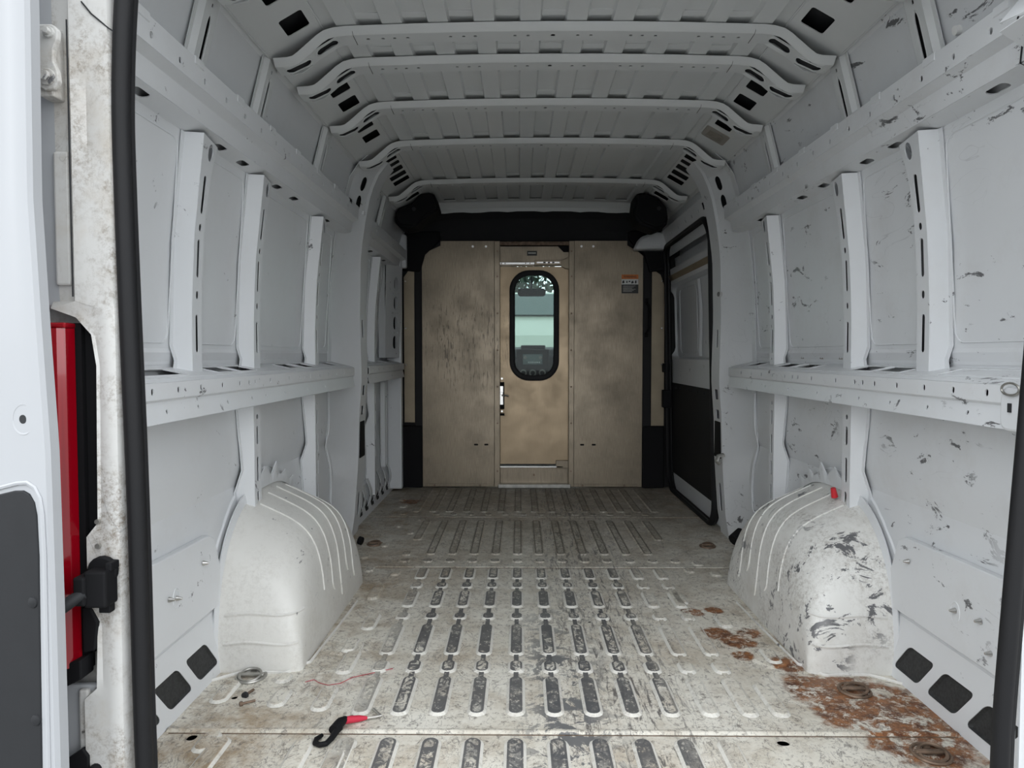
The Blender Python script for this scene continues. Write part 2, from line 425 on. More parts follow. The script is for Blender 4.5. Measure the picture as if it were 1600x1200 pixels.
# ---------------------------------------------------------------- side walls
SK = [(0, 1.012), (.17, 1.012), (.20, .999), (.40, .999), (.50, 1.010), (.57, .990), (.62, .992), (.77, 1.0), (.89, 1.0), (.925, .992), (.935, .996), (1.2, .987), (1.49, .955), (1.62, .920), (1.80, .868), (1.815, .85)]
def skin(z): return lerp(SK, z)
XI = [(0, .948), (.87, .945), (1.0, .946), (1.2, .938), (1.40, .915), (1.49, .905)]
def xin(z): return lerp(XI, z)
RAIL_T = [(.860, 1.615), (.864, 1.558), (.890, 1.546), (.899, 1.500), (.968, 1.484), (.975, 1.468)]
BELT = [(1.0, .888), (.90, .866), (.880, .858), (.879, .822), (.888, .816), (.878, .770), (.960, .762), (.998, .752)]
PIL = [(0, .945), (.12, .925), (.40, .905), (.60, .90), (.80, .885), (1.1, .892), (1.4, .885), (1.55, .865), (1.7, .835), (1.79, .80), (1.86, .745)]

def upright(s, wall, yc, z0, z1, wid, lower=False, slots=()):
    b = MB()
    hw = wid/2
    if not lower:
        x_in = xin
        def fw(z): return .075*max(0, min(1, (z-1.33)/.15))**1.6
    else:
        x_in = lambda z: .948
        def fw(z): return 0
    zs = sorted(set([z0, z0+.03, z1]+[z for z in frange(z0, z1, .07)]))
    inner = lambda u, v: (s*(x_in(u)+.02*v*fw(u)/.075), yc-hw+v*(wid+fw(u)), u)
    hl = [slot(a, .52, l, .30, k=1/wid) for a, l in slots]
    if not lower: hl.append(slot(1.452, .62, .05, .36, k=1/(wid+.06)))
    b.sheet(inner, zs, [0, 1], hl)
    wav = (lambda z: .0) if not lower else (lambda z: .011*math.exp(-((z-.56)/.06)**2)-.004*math.exp(-((z-.44)/.05)**2))
    gap = lambda z: .012 if (z < z0+.05 and not lower) else .0
    rear = lambda u, v: (s*(x_in(u)+v*(skin(u)-.006-wav(u)-gap(u)-x_in(u))), yc-hw-v*.012, u)
    b.sheet(rear, zs, [0, 1])
    front = lambda u, v: (s*(x_in(u)+.02*fw(u)/.075+v*(skin(u)-.004-x_in(u)-.02*fw(u)/.075)), yc-hw+wid+fw(u)+v*.012, u)
    b.sheet(front, zs, [0, 1])
    fl = lambda u, v: (s*(skin(u)-.006-wav(u)-gap(u)), yc-hw-.012-v*.016, u)
    b.sheet(fl, zs, [0, 1])
    # foot plate
    u = z0; b.add([(s*x_in(u), yc-hw, u), (s*x_in(u), yc+hw, u), (s*(skin(u)-.01), yc+hw, u), (s*(skin(u)-.01), yc-hw, u)], [(0, 1, 2, 3)])
    b.build('wall_upright', 'paint', wall, solid=.0028, smooth=True, angle=30)
    c = MB().sheet(lambda u, v: (s*(x_in(u)+.012), yc-hw+.004+v*(wid-.006), u), [z0+.01, z1-.09], [0, 1]); c.build('cavity_shade', 'cavity', wall)  # near-black strip behind the slots, shade painted in
    if not lower:
        MB().box((min(s*.955, s*.975), yc-.01, 1.40), (max(s*.955, s*.975), yc+.085, 1.475)).build('cavity_shade', 'cavity', wall)  # dark block painted as the shade in the top notch

def belt_rail(s, wall, y0, y1, shelf, fh, lh):
    def fn(u, v):
        i = min(int(v), len(BELT)-2); t = v-i
        return (s*(BELT[i][0]+t*(BELT[i+1][0]-BELT[i][0])), u, BELT[i][1]+t*(BELT[i+1][1]-BELT[i][1]))
    b = MB()
    b.sheet(fn, [y0, y1], [0, 1], [slot((a+c)/2, .52, c-a, .62, .02) for a, c in shelf])
    b.sheet(fn, [y0, y1], [1, 2])
    b.sheet(fn, [y0, y1], [2, 3], [slot(y, 2.5, .011, .42, k=1/.036) for y in fh])
    b.sheet(fn, [y0, y1], [3, 4])
    b.sheet(fn, [y0, y1], [4, 5], [slot(y, 4.5, .009, .22, k=1/.047) for y in lh])
    b.sheet(fn, [y0, y1], [5, 6]); b.sheet(fn, [y0, y1], [6, 7])
    b.build('belt_rail', 'paint_scuffed' if s > 0 else 'paint', wall, solid=.0028)
    # rolled rims round the shelf openings
    rm = MB()
    for a, c in shelf:
        q = [fn(p[0], p[1]) for p in slot((a+c)/2, .52, c-a, .62, .02)]
        rm.tube([(x, y, z+.001) for x, y, z in q], .0028, 5, True)
    rm.build('opening_rim', 'paint', wall, smooth=True)
    MB().box((min(s*.895, s*.985), y0+.03, .79), (max(s*.895, s*.985), y1-.02, .80)).build('cavity_shade', 'cavity', wall)  # near-black plate under the shelf openings stands in for shade
    MB().box((min(s*.893, s*.896), y0+.03, .80), (max(s*.893, s*.896), y1-.02, .85)).build('cavity_shade', 'cavity', wall)  # painted shade behind the small face holes

def top_rail(s, wall, y0, y1, hh, uh):
    def fn(u, v):
        i = min(int(v), len(RAIL_T)-2); t = v-i
        return (s*(RAIL_T[i][0]+t*(RAIL_T[i+1][0]-RAIL_T[i][0])), u, RAIL_T[i][1]+t*(RAIL_T[i+1][1]-RAIL_T[i][1]))
    b = MB()
    b.sheet(fn, [y0, y1], [0, 1], [slot(y, .62, .012, .24, k=1/.067) for y in hh])
    for i in (1, 2): b.sheet(fn, [y0, y1], [i, i+1])
    b.sheet(fn, [y0, y1], [3, 4], [slot(y, 3.45, .065, .34, k=1/.07) for y in uh])
    b.sheet(fn, [y0, y1], [4, 5])
    b.sheet(lambda u, v: (s*(.860+v*.04), u, 1.615+v*.004), [y0, y1], [0, 1])
    b.build('top_rail', 'paint_scuffed' if s > 0 else 'paint', wall, solid=.0028)
    MB().box((min(s*.905, s*.93), y0+.02, 1.515), (max(s*.905, s*.93), y1, 1.60)).build('cavity_shade', 'cavity', wall)  # dark box as painted shade inside the rail
    for y in frange(y0+.12, min(y1, 3.3), .27):   # sealer tabs on the top edge
        MB().box((min(s*.857, s*.872), y, 1.600), (max(s*.857, s*.872), y+.05, 1.6195)).build('sealer_tab', 'paint', wall, bevel=.002)

def pillar(s, wall, yc=3.64):
    b = MB(); zs = frange(0, 1.86, .06)
    xi = lambda z: lerp(PIL, z)
    sk = lambda z: skin(min(z, 1.80))-.008-(max(0, z-1.78)*1.2)
    wv = lambda z: .035*math.exp(-((z-.56)/.10)**2)-.03*math.exp(-((z-.30)/.12)**2)
    if s < 0:
        hs = [slot(.74, .45, .05, .34), slot(.64, .45, .045, .34), slot(1.05, .4, .09, .25), slot(.16, .5, .12, .3)]
    else:
        hs = [slot(.72, .45, .05, .4), slot(.62, .45, .045, .4), slot(.20, .5, .14, .3), slot(1.0, .4, .09, .2)]
    b.sheet(lambda u, v: (s*xi(u), yc+v*.15, u), zs, [0, 1], hs)
    b.build('pillar_face', 'paint', wall, solid=.003, smooth=True)
    c = MB()
    # three bands: rounded nose, flare, flat flange on the skin
    c.sheet(lambda u, v: (s*(xi(u)+.010*v), yc-.014*v, u), zs, [0, 1])
    f = lambda u, v: (s*(xi(u)+.010+v*(sk(u)-xi(u)-.010)), yc-.014-v*(.17+wv(u)), u)
    c.sheet(f, zs, [0, 1], [slot(1.650, .40, .066, .26, k=1/.19), slot(1.737, .40, .066, .26, k=1/.17)])
    c.sheet(lambda u, v: (s*(sk(u)+.002*v), yc-.184-wv(u)-v*.05, u), zs, [0, 1])
    c.build('pillar_flare', 'paint_scuffed' if s > 0 else 'paint', wall, solid=.003, smooth=True, angle=25)
    MB().tube([(s*(sk(z)-.003), yc-.20-wv(z)-.03, z) for z in frange(.14, .74, .03)], .0035, 6).build('bead', 'paint', wall, smooth=True)
    MB().sheet(lambda u, v: (s*(xi(u)+v*(sk(u)-xi(u))), yc+.15+v*.05, u), zs, [0, 1]).build('pillar_side', 'paint', wall, solid=.003, smooth=True)
    MB().sheet(lambda u, v: (s*(xi(u)+.03), yc+.01+v*.13, u), zs[1:-1], [0, 1]).build('cavity_shade', 'cavity', wall)  # black sheet painted as shade behind the pillar holes
    MB().sheet(lambda u, v: (s*(xi(u)+.03+v*.03), yc+.01-v*.07, u), zs[-7:-1], [0, 1]).build('cavity_shade', 'cavity', wall)  # painted shade behind the two upper ovals
    z = .49
    MB().box((min(s*(xi(z)-.006), s*(xi(z)+.02)), yc+.02, .40), (max(s*(xi(z)-.006), s*(xi(z)+.02)), yc+.13, .585)).build('pillar_grommet', 'black', wall, bevel=.006)

def kick(s, wall, y0, y1, vents, wid, lean=.8):
    K = [(.966, .002), (.968, .030), (.986, .18), (.998, .198)]
    def fn(u, v):
        i = min(int(v), 2); t = v-i
        return (s*(K[i][0]+t*(K[i+1][0]-K[i][0])), u, K[i][1]+t*(K[i+1][1]-K[i][1]))
    b = MB(); b.sheet(fn, [y0, y1], [0, 1])
    b.sheet(fn, [y0, y1], [1, 2], [[(a-lean*(c-1.30)*.15, c) for a, c in slot(y, 1.30, wid, .55, .016, k=1/.15)] for y in vents], m=.012); b.sheet(fn, [y0, y1], [2, 3])
    kp = b.build('kick_panel', 'paint', wall, solid=.004)
    for y in vents:
        v = MB(); o = [(a-lean*(c-1.30)*.15, c) for a, c in slot(y, 1.30, wid-.001, .545, .016, k=1/.15)]
        pts = [Vector(fn(a, c))+Vector((s*-.001, 0, 0)) for a, c in o]; ct = sum(pts, Vector())/len(pts)
        inn = [p.lerp(ct, .12)+Vector((s*.006, 0, -.001)) for p in pts]; N = len(pts)
        v.add(pts+inn, [(k, (k+1) % N, N+(k+1) % N, N+k) for k in range(N)]+[tuple(range(N, 2*N))])
        v.build('vent_plug', 'vent', kp)

def side_wall(s):
    left = s < 0
    y1 = 5.2 if left else 3.84
    zs = sorted([z for z, _ in SK]+[.3, .7, 1.05, 1.35])
    b = MB(); hole = []
    rows = [[(s*skin(z), y, z) for z in zs] for y in frange(1.34, y1, .2)]
    b.grid(rows)
    wall = b.build('wall_left' if left else 'wall_right', 'paint' if left else 'paint_scuffed', solid=.004, smooth=True, angle=20, kind='structure')
    # outer body shell (closes the cavities)
    MB().box((min(s*1.03, s*1.05), 1.30, -.1), (max(s*1.03, s*1.05), 5.3, 2.0)).build('outer_skin', 'paint_out', wall)
    # panel sills pressed along the belt (double line under the upper bays)
    bays = [(1.40, 1.87), (1.97, 2.31), (2.42, 3.0), (3.12, 3.38)] + ([(3.95, 4.23), (4.36, 4.6)] if left else [])
    for a, c in bays:
        q = MB()
        q.sheet(lambda u, v: (s*(.996+.014*v), u, .925+.022*v), [a, c], [0, .5, 1]); q.sheet(lambda u, v: (s*(.996), u, .895+.03*v), [a, c], [0, 1])
        q.build('bay_sill', 'paint', wall, solid=.002)
        # raised rim round each bay (rounded corners)
        pth = []
        for p in slot((a+c)/2, 1.205, c-a-.02, .51, .035, 5): pth.append((s*(skin(p[1])-.003), p[0], p[1]))
        MB().tube(pth, .0022, 5, True).build('bay_rim', 'paint', wall, smooth=True)
    for yc, wd in ((1.92, .056), (2.36, .054), (3.06, .054)) + (((4.30, .05),) if left else ()):
        upright(s, wall, yc, .876, 1.485, wd, slots=((.975, .10), (1.075, .022), (1.17, .10), (1.25, .02), (1.335, .10)))
    for yc, wd in ((2.36, .06), (3.06, .056)) + (((4.30, .05),) if left else ()):
        upright(s, wall, yc, .10 if yc > 4 else .20, .766, wd, lower=True, slots=((.35, .06), (.45, .06), (.55, .08), (.66, .06), (.72, .015)))
    sh = [(1.44, 1.80), (1.985, 2.125), (2.145, 2.285), (2.60, 2.75), (2.79, 2.94), (3.17, 3.32)]
    fh = [1.55, 1.67, 1.79, 1.92, 2.04, 2.11, 2.16, 2.29, 2.48, 2.60, 2.65, 2.73, 2.86, 2.99, 3.12, 3.26]
    lh = [1.62, 1.78, 1.96, 2.14, 2.26, 2.44, 2.7, 2.95]
    belt_rail(s, wall, 1.45 if not left else 1.40, 3.46, sh[0:1] and sh, fh, lh)
    hh = [1.54, 1.67, 1.80, 1.93, 2.06, 2.19, 2.32, 2.45, 2.59, 2.73, 2.87, 3.0, 3.14, 3.28]
    top_rail(s, wall, 1.36, 3.50, hh, [1.62, 2.05, 2.22, 2.53, 2.72, 3.17])
    if left:
        belt_rail(s, wall, 3.80, 4.95, [(3.95, 4.10), (4.4, 4.52)], [3.9, 4.05, 4.2, 4.4, 4.55, 4.7], [4.0, 4.5])
        top_rail(s, wall, 3.79, 4.95, [3.95, 4.2, 4.45, 4.7], [4.1, 4.5])
    pillar(s, wall)
    # small fold marks where the rear rail end cap laps the rail
    q = MB(); pts = [(s*(RAIL_T[i][0]-.003), 1.44+.02*i, RAIL_T[i][1]) for i in range(5)]
    q.tube(pts, .0016, 5); q.build('lap_joint', 'cavity', wall)
    # lower reinforcement plate and its studs
    pl = [(1.38, .195), (2.10, .195), (2.12, .30), (2.08, .395), (2.05, .41), (1.38, .425)]
    q = MB().prism(pl, lambda a, c: (s*(.971+.02*abs(c-.2)), a, c), (s*.022, 0, 0)); rp = q.build('reinforcement_plate', 'paint' if left else 'paint_scuffed', wall, bevel=.003)
    for y, z in ((2.0, .345), (1.80, .31), (1.84, .30), (1.56, .24)) if left else ((2.02, .35), (1.80, .29), (1.70, .30), (1.66, .24)):
        MB().cyl((s*.972, y, z), (s*.958, y, z), .0075, 10, r2=.003).build('stud', 'bright', rp, smooth=True)
    for y, z in ((1.84, .30),) if left else ((1.80, .285), (1.62, .235)):
        MB().tube([(s*.9735, y+.018*math.cos(a*PI/8), z+.026*math.sin(a*PI/8)) for a in range(16)], .0018, 5, True).build('pressed_ring', 'paint', wall, smooth=True)
    # wheelhouse arc pressed into the skin behind the arch
    rows = []
    for k in range(0, 25):
        a = PI*k/24; row = []
        for r_, off in ((.96, .007), (1.045, .007), (1.055, .001)):
            y = 2.53-.50*r_*math.cos(a); z = .50*r_*math.sin(a)*1.0
            row.append((s*(skin(max(z, .02))-off), y, max(z, .01)))
        rows.append(row)
    MB().grid(rows).build('wheelhouse_arc', 'paint', wall, smooth=True)
    kick(s, wall, 1.38, 2.115, [1.475, 1.645, 1.815, 1.983], .125)
    if left:
        kick(s, wall, 3.86, 5.02, [3.98, 4.14, 4.30, 4.46, 4.62, 4.78, 4.93], .085, .3)
        for y in (4.06, 4.22, 4.38, 4.54, 4.70, 4.86):       # scooped webs between the openings
            rows = [[(s*(.985-.028*math.sin(PI*t)), y-.028+.056*j/4+.02*(t-.5), .03+.17*t) for j in range(5)] for t in [i/6 for i in range(7)]]
            MB().grid(rows).build('sill_web', 'paint', wall, solid=.003, smooth=True)
        # front pillar with four oval openings
        q = MB(); q.sheet(lambda u, v: (s*(lerp([(0, .965), (.9, .958), (1.5, .940), (1.6, .925)], u)-.06*v), 4.66+v*.24, u), frange(.90, 1.50, .1), [0, 1],
                          [slot(z, .62, .085, .24, .04, 5, 4.0) for z in (1.0, 1.125, 1.255, 1.38)] + [slot(z, c, .008, .035) for z in (1.063, 1.19, 1.318) for c in (.45, .62, .78)])
        q.sheet(lambda u, v: (s*(.953+.03*v), 4.66-.05*v, u), [.90, 1.50], [0, 1]); q.build('front_pillar', 'paint', wall, solid=.003)
        MB().sheet(lambda u, v: (s*(.985-.06*v), 4.70+v*.2, u), [.92, 1.48], [0, 1]).build('cavity_shade', 'cavity', wall)  # shade behind the four ovals, painted on a dark sheet
        MB().box((-.985, 4.89, .02), (-.888, 4.95, 1.60)).build('front_post', 'paint', wall, bevel=.008)
        MB().box((-.99, 4.66, .20), (-.955, 4.69, .75)).build('wall_bead', 'paint', wall, bevel=.01)
        MB().box((-.99, 4.78, .20), (-.965, 4.80, .75)).build('wall_bead', 'paint', wall, bevel=.01)
    # roof side ribs with a long slot
    for yc in (1.83, 2.26, 2.925) + ((4.17,) if left else ()):
        b = MB(); p0, p1 = Vector((.897, 0, 1.60)), Vector((.846, 0, 1.800))
        f = lambda u, v: (s*(p0.x+(p1.x-p0.x)*u), yc-.034+.068*v, p0.z+(p1.z-p0.z)*u)
        b.sheet(f, [0, 1], [0, 1], [slot(.45, .5, .60, .24, .16, 4), slot(.87, .5, .05, .14, .02)])
        for e in (0, 1):
            b.sheet(lambda u, v: (s*(p0.x+(p1.x-p0.x)*u+v*.012), yc-.034+.068*e+(-1, 1)[e]*v*.010, p0.z+(p1.z-p0.z)*u+v*.006), [0, 1], [0, 1])
            b.sheet(lambda u, v: (s*(p0.x+(p1.x-p0.x)*u+.012), yc-.034+.068*e+(-1, 1)[e]*(.010+v*.014), p0.z+(p1.z-p0.z)*u+.006), [0, 1], [0, 1])
        b.build('roof_side_rib', 'paint_roof', wall, solid=.0025)
        MB().sheet(lambda u, v: (s*(p0.x+(p1.x-p0.x)*u+.012), yc-.028+.056*v, p0.z+(p1.z-p0.z)*u+.003), [.02, .96], [0, 1]).build('cavity_shade', 'cavity', wall)  # dark sheet, painted shade seen through the long slot
        MB().tube([f(a, c) for a, c in slot(.45, .5, .64, .32, .16)], .0022, 5, True).build('slot_rim', 'paint_roof', wall, smooth=True)
    # rear pillar, closing the bay behind the door opening
    b = MB()
    b.sheet(lambda u, v: (s*(.80+v*.20), 1.31+v*.06, u), frange(0, 1.8, .3), [0, 1], [])
    b.build('rear_pillar', 'paint', wall, solid=.003)
    return wall
wall_left = side_wall(-1)
wall_right = side_wall(1)
# right rear details: rail end gusset, bracket on the belt end, sill post, white disc painted as a daylight hole
b = MB()
b.sheet(lambda u, v: (.80+.062*v, 1.315+u*.10, lerp([(0, 1.60), (1, 1.615)], u)-.075*(1-v)), [0, 1], [0, 1])
b.sheet(lambda u, v: (.80+.10*v, 1.315+u*.10, 1.525-.06*v), [0, 1], [0, 1], [slot(.3, .5, .28, .34)])
b.build('rail_gusset', 'paint', wall_right, solid=.003)
b = MB().prism(slot(.812, 1.452, .088, .075, .02), lambda a, c: (.866, c, a), (.03, 0, 0)); b.build('belt_end_bracket', 'paint', wall_right, bevel=.006)
MB().box((.8635, 1.452, .806), (.868, 1.462, .824)).build('bracket_slot', 'cavity', wall_right)
MB().tube([(.862, 1.452+.026*math.cos(a*PI/10), .852+.012*math.sin(a*PI/10)) for a in range(20)], .0025, 6, True).build('wire_clip', 'zinc', wall_right, smooth=True)
MB().box((.772, 1.315, .0), (.80, 1.335, .42)).build('sill_post', 'paint', wall_right, bevel=.006)
MB().cyl((.955, 3.47, .075), (.905, 3.44, .045), .030, 12).build('sill_dark_spot', 'black', wall_right, bevel=.004)  # black disc painted as the dark cavity at the pillar foot
MB().cyl((-.865, 3.455, .04), (-.845, 3.45, .035), .02, 10).build('sill_dark_spot', 'black', wall_left, bevel=.003)
# white disc on the roof side: daylight through a small hole, painted in
MB().cyl((.915, 1.725, 1.665), (.894, 1.725, 1.660), .0105, 16).build('painted_daylight_spot', 'white_label', wall_right)
# pop-marks pressed under the right bays
tri = MB()
for y in (2.52, 2.68, 2.86, 3.2):
    tri.tube([(.9945, y, .918), (.9945, y+.014, .905), (.9945, y-.012, .905)], .0016, 5, True)
tri.build('pressed_mark', 'iron', wall_right)
# lashing hook bent out of the right pillar
b = MB().tube([(.90, 3.60, .43), (.87, 3.585, .425), (.86, 3.58, .40), (.875, 3.58, .385)], .011, 8, flat=.5); b.build('pillar_hook', 'zinc', wall_right, smooth=True)
MB().cyl((.886, 3.63, 1.215), (.872, 3.625, 1.215), .012, 12).build('reflector_stub', 'bright', wall_right, smooth=True)

# ---------------------------------------------------------------- ceiling
def rz(x): return 1.910-.028*x*x
rows = []
LP = .137; xs = []
for k in range(-5, 6):
    c = k*LP; 
    for d, h in ((-.5*LP, 0), (-.040, 0), (-.034, 1), (.034, 1), (.040, 0)): xs.append((c+d, h))
xs.append((5.5*LP, 0)); xs = [x for x in xs if abs(x[0]) < .70]
xs = [(-.70, 0)]+xs+[(.70, 0)]
b = MB()
prev = None
for y in (1.33, 4.74): rows.append([(x, y, rz(x)+.013*h) for x, h in xs])
b.grid(rows); ceiling = b.build('ceiling', 'paint_roof', solid=.003, kind='structure')
MB().box((-1.05, 1.30, 1.985), (1.05, 5.3, 2.01)).build('outer_roof', 'paint_out', ceiling)
MB().box((-1.05, 5.13, 1.78), (1.05, 5.16, 2.0)).build('roof_front_light_block', 'black_board', ceiling)  # unseen black filler added to close a light leak under the roof
# pads pressed into the roof between the bows
BOWY = [1.76, 2.22, 2.455, 2.875, 3.39, 4.15]
for s in (-1, 1):
    # sloping edge plates with square openings
    A, B_ = Vector((.850, 0, 1.806)), Vector((.690, 0, 1.897))
    fn = lambda u, v: (s*(A.x+(B_.x-A.x)*v), u, A.z+(B_.z-A.z)*v)
    sq = [(1.93, .10), (2.115, .10), (2.635, .10), (2.79, .10), (3.06, .095), (3.205, .095), (3.50, .05), (3.60, .09), (3.70, .06), (3.80, .085), (3.91, .085), (4.02, .085), (4.33, .06), (4.42, .08)]
    b = MB().sheet(fn, [1.34, 4.74], [0, 1], [slot(y+.02, .66, l*.95, .40 if y < 3.4 else .5, .008, 2, k=1/.184) for y, l in sq], m=.008)
    b.build('roof_edge_plate', 'paint_roof', ceiling, solid=.0025)
    MB().sheet(lambda u, v: (s*(A.x+(B_.x-A.x)*v+.02), u, A.z+(B_.z-A.z)*v+.035), [1.34, 4.74], [0, 1]).build('cavity_shade', 'cavity', ceiling)  # near-black sheet gives the square openings painted shade
    # thin longitudinal lips either side of the plate
    for P_, q in ((A, .0), (B_, .0)):
        MB().tube([(s*(P_.x-.001), 1.36, P_.z-.002), (s*(P_.x-.001), 4.72, P_.z-.002)], .0028, 5).build('edge_lip', 'paint_roof', ceiling)

PATH = [(0, 1.908), (.2, 1.907), (.4, 1.9035), (.62, 1.897), (.655, 1.893), (.683, 1.885), (.705, 1.871), (.762, 1.822), (.778, 1.810), (.795, 1.806), (.835, 1.804)]
def bow_path():
    pts = [(-x, z) for x, z in reversed(PATH[1:])]+PATH
    S = [0]
    for a, c in zip(pts, pts[1:]): S.append(S[-1]+math.dist(a, c))
    mid = S[len(PATH)-1]; return pts, [q-mid for q in S]
BP, BS = bow_path()
def bow_at(s_, dn):
    s_ = max(BS[0], min(BS[-1], s_))
    for i in range(len(BS)-1):
        if s_ <= BS[i+1]+1e-9: break
    t = (s_-BS[i])/(BS[i+1]-BS[i]); p = Vector(BP[i]).lerp(Vector(BP[i+1]), t)
    def nrm(j):
        a = Vector(BP[max(j-1, 0)]); c = Vector(BP[min(j+1, len(BP)-1)]); d = (c-a).normalized(); return Vector((d.y, -d.x))
    n = nrm(i).lerp(nrm(i+1), t).normalized(); q = p+n*dn
    return q.x, q.y
SMAX = BS[-1]
for i, y0 in enumerate(BOWY):
    e = .0
    small = [.0, .075, .115, -.075, -.115, .27, .31, -.27, -.31, .235, -.235, .44, -.44, .48, -.48, .515, -.515, .56, -.56]
    hs = [slot(x, .45, .011 if abs(x) > .01 else .014, .16 if abs(x) > .01 else .26, k=1/.062) for x in small]
    
    hs += [slot(q*.700, .52, .085, .52, k=1/.062) for q in (-1, 1)] + [slot(q*.805, .54, .070, .46, k=1/.062) for q in (-1, 1)]
    b = MB()
    def P(sx, dy, dn):
        x, z = bow_at(sx, dn); return (x, y0+dy, z)
    b.sheet(lambda u, v: P(u, v*.012, .002+v*.016), BS, [0, 1])
    b.sheet(lambda u, v: P(u, .012+v*.006, .018+v*.004), BS, [0, 1])
    b.sheet(lambda u, v: P(u, .018+v*.062, .022+v*.002), BS, [0, 1], hs, m=.004)
    b.sheet(lambda u, v: P(u, .080+v*.008, .024-v*.020), BS, [0, 1])
    bow = b.build('roof_bow', 'paint_roof', ceiling, solid=.0022, smooth=True, angle=25)
    c = MB().sheet(lambda u, v: P(u, .021+v*.056, .0165), BS, [0, 1]); c.build('bow_cavity_shade', 'cavity', bow)  # painted shade behind the holes of the bow
    for q in (-1, 1):       # lap joints and slot rims
        MB().tube([P(q*.60, .001, .0035), P(q*.60, .012, .019), P(q*.60, .020, .0238), P(q*.60, .08, .0255)], .0009, 4).build('lap_joint', 'cavity', bow)
        for cs, l, wv_ in ((.70, .093, .64), (.805, .078, .58)):
            MB().tube([P(q*cs+a_, .018+c_*.062, .0235) for a_, c_ in slot(0, .53, l, wv_, n=6, k=1/.062)], .002, 5, True).build('slot_rim', 'paint_roof', bow, smooth=True)
# end lips of the roof pads (the folded tongue in front of every bow)
for y0 in BOWY[1:]:
    b = MB()
    for k in range(-4, 5):
        c = k*LP
        b.add([(c-.036, y0-.045, rz(c)+.0112), (c+.036, y0-.045, rz(c)+.0112), (c+.036, y0-.014, rz(c)+.0085), (c-.036, y0-.014, rz(c)+.0085)], [(0, 1, 2, 3)])
    b.build('pad_lips', 'paint_roof', ceiling, solid=.002, kind='stuff')
# header ahead of the last bow, dark cove panel, black corner covers
b = MB(); rows = []
for x in frange(-.72, .72, .06):
    wv_ = .006*(1 if math.sin(x*28) > .5 else 0)
    rows.append([(x, 4.74, rz(x)+.004), (x, 4.80, 1.925-.03*x*x), (x, 4.90, 1.932-.03*x*x), (x, 4.93, 1.895-.03*x*x), (x, 4.935-wv_, 1.872-.03*x*x-wv_)])
b.grid(rows); b.build('roof_header', 'paint_roof', ceiling, solid=.003, smooth=True)
b = MB(); rows = []
for x in frange(-.86, .86, .08):
    e = max(0, abs(x)-.62)
    rows.append([(x, 4.945, 1.875-.03*x*x-.5*e), (x, 5.02, 1.84-.03*x*x-.3*e), (x, 5.07, 1.76-.2*e), (x, 5.085, 1.66)])
b.grid(rows); b.build('cove_panel', 'headliner', ceiling, solid=.004, smooth=True)
wall_front_light_block = MB()  # dark back wall, widened unseen to block light leaks around the partition
for s in (-1, 1):
    wall_front_light_block.box((.30 if s > 0 else -1.03, 5.10, 0), (1.03 if s > 0 else -.30, 5.13, 1.985))
wall_front_light_block.box((-.30, 5.10, 1.60), (.30, 5.13, 1.985))
wall_front_light_block.build('wall_front_light_block', 'black_board', kind='structure')

def cover(s, pts, y0, y1, label):
    t = thing('corner_cover', (s*.75, y0, 1.75), label, 'plastic cover', 'black covers in the front roof corners')
    b = MB().prism(pts, lambda a, c: (s*a, y0, c), (0, y1-y0, 0)); b.build('cover_shell', 'black', t, bevel=.02, seg=3)
    q = MB().prism([(a*.9+.075, c*.9+.185) for a, c in pts], lambda a, c: (s*a, y0-.012, c), (0, .03, 0)); q.build('cover_rib', 'black', t, bevel=.008)
    MB().cyl((s*.74, y0-.02, 1.80), (s*.74, y0, 1.80), .012, 10).build('clip', 'cavity', t)
cover(-1, [(.62, 1.90), (.59, 1.80), (.64, 1.775), (.70, 1.73), (.74, 1.69), (.83, 1.69), (.865, 1.73), (.85, 1.80), (.76, 1.825), (.70, 1.90)], 4.50, 4.70, 'black faceted plastic cover in the left front roof corner')
cover(1, [(.60, 1.89), (.585, 1.77), (.62, 1.71), (.72, 1.67), (.79, 1.70), (.80, 1.74), (.79, 1.80), (.74, 1.86), (.68, 1.885), (.64, 1.90)], 4.50, 4.70, 'black faceted plastic cover in the right front roof corner, by the sliding door')
MB().prism([(.66, 1.62), (.90, 1.62), (.93, 1.72), (.80, 1.735), (.70, 1.70)], lambda a, c: (a, 4.92, c), (0, .12, 0)).build('corner_gusset', 'paint', wall_right, bevel=.02)
MB().prism([(.86, 1.50), (.93, 1.50), (.93, 1.75), (.86, 1.72)], lambda a, c: (-a, 4.95, c), (0, .05, 0)).build('corner_gusset', 'paint', wall_left, bevel=.01)

# ---------------------------------------------------------------- sliding side door (right)
D0, D1 = 3.84, 5.19
door = MB()
door.box((1.00, D0-.02, 0), (1.03, D1+.02, 1.80)); door_1 = door.build('door_1', 'paint', kind='structure')
# inner panels: upper pane with recess, window recess, belt, black lower board
b = MB()
fr = lambda u, v: (.955+.0*v, u, v)
zz = lambda z: lerp([(0, .952), (.75, .945), (1.2, .945), (1.6, .905), (1.75, .875)], z)
b.sheet(lambda u, v: (zz(v), u, v), [D0, D1], [.06, .2])
def zsheet(z0, z1, holes=(), mat='paint', nm='door_frame'):
    q = MB(); q.sheet(lambda u, v: (zz(v), u, v), [D0, D1], frange(z0, z1, .12) if not holes else [z0, z1], holes); return q.build(nm, mat, door_1, solid=.004, bevel=0)
zsheet(.02, .12); zsheet(.73, .84)
zsheet(.84, 1.43, [slot(4.55, 1.14, 1.14, .50, .07)]); zsheet(1.43, 1.60, [slot(4.55, 1.535, 1.16, .085, .015)]); zsheet(1.60, 1.75)
MB().sheet(lambda u, v: (zz(v)+.0, u, v), [D0+.02, D1-.02], [.12, .73]).build('lower_board', 'black_board', door_1, solid=.012, bevel=.003)
for y in frange(4.0, 5.05, .14): MB().cyl((.940, y, .70), (.934, y, .70), .007, 8).build('board_clip', 'cavity', door_1)
rows = []
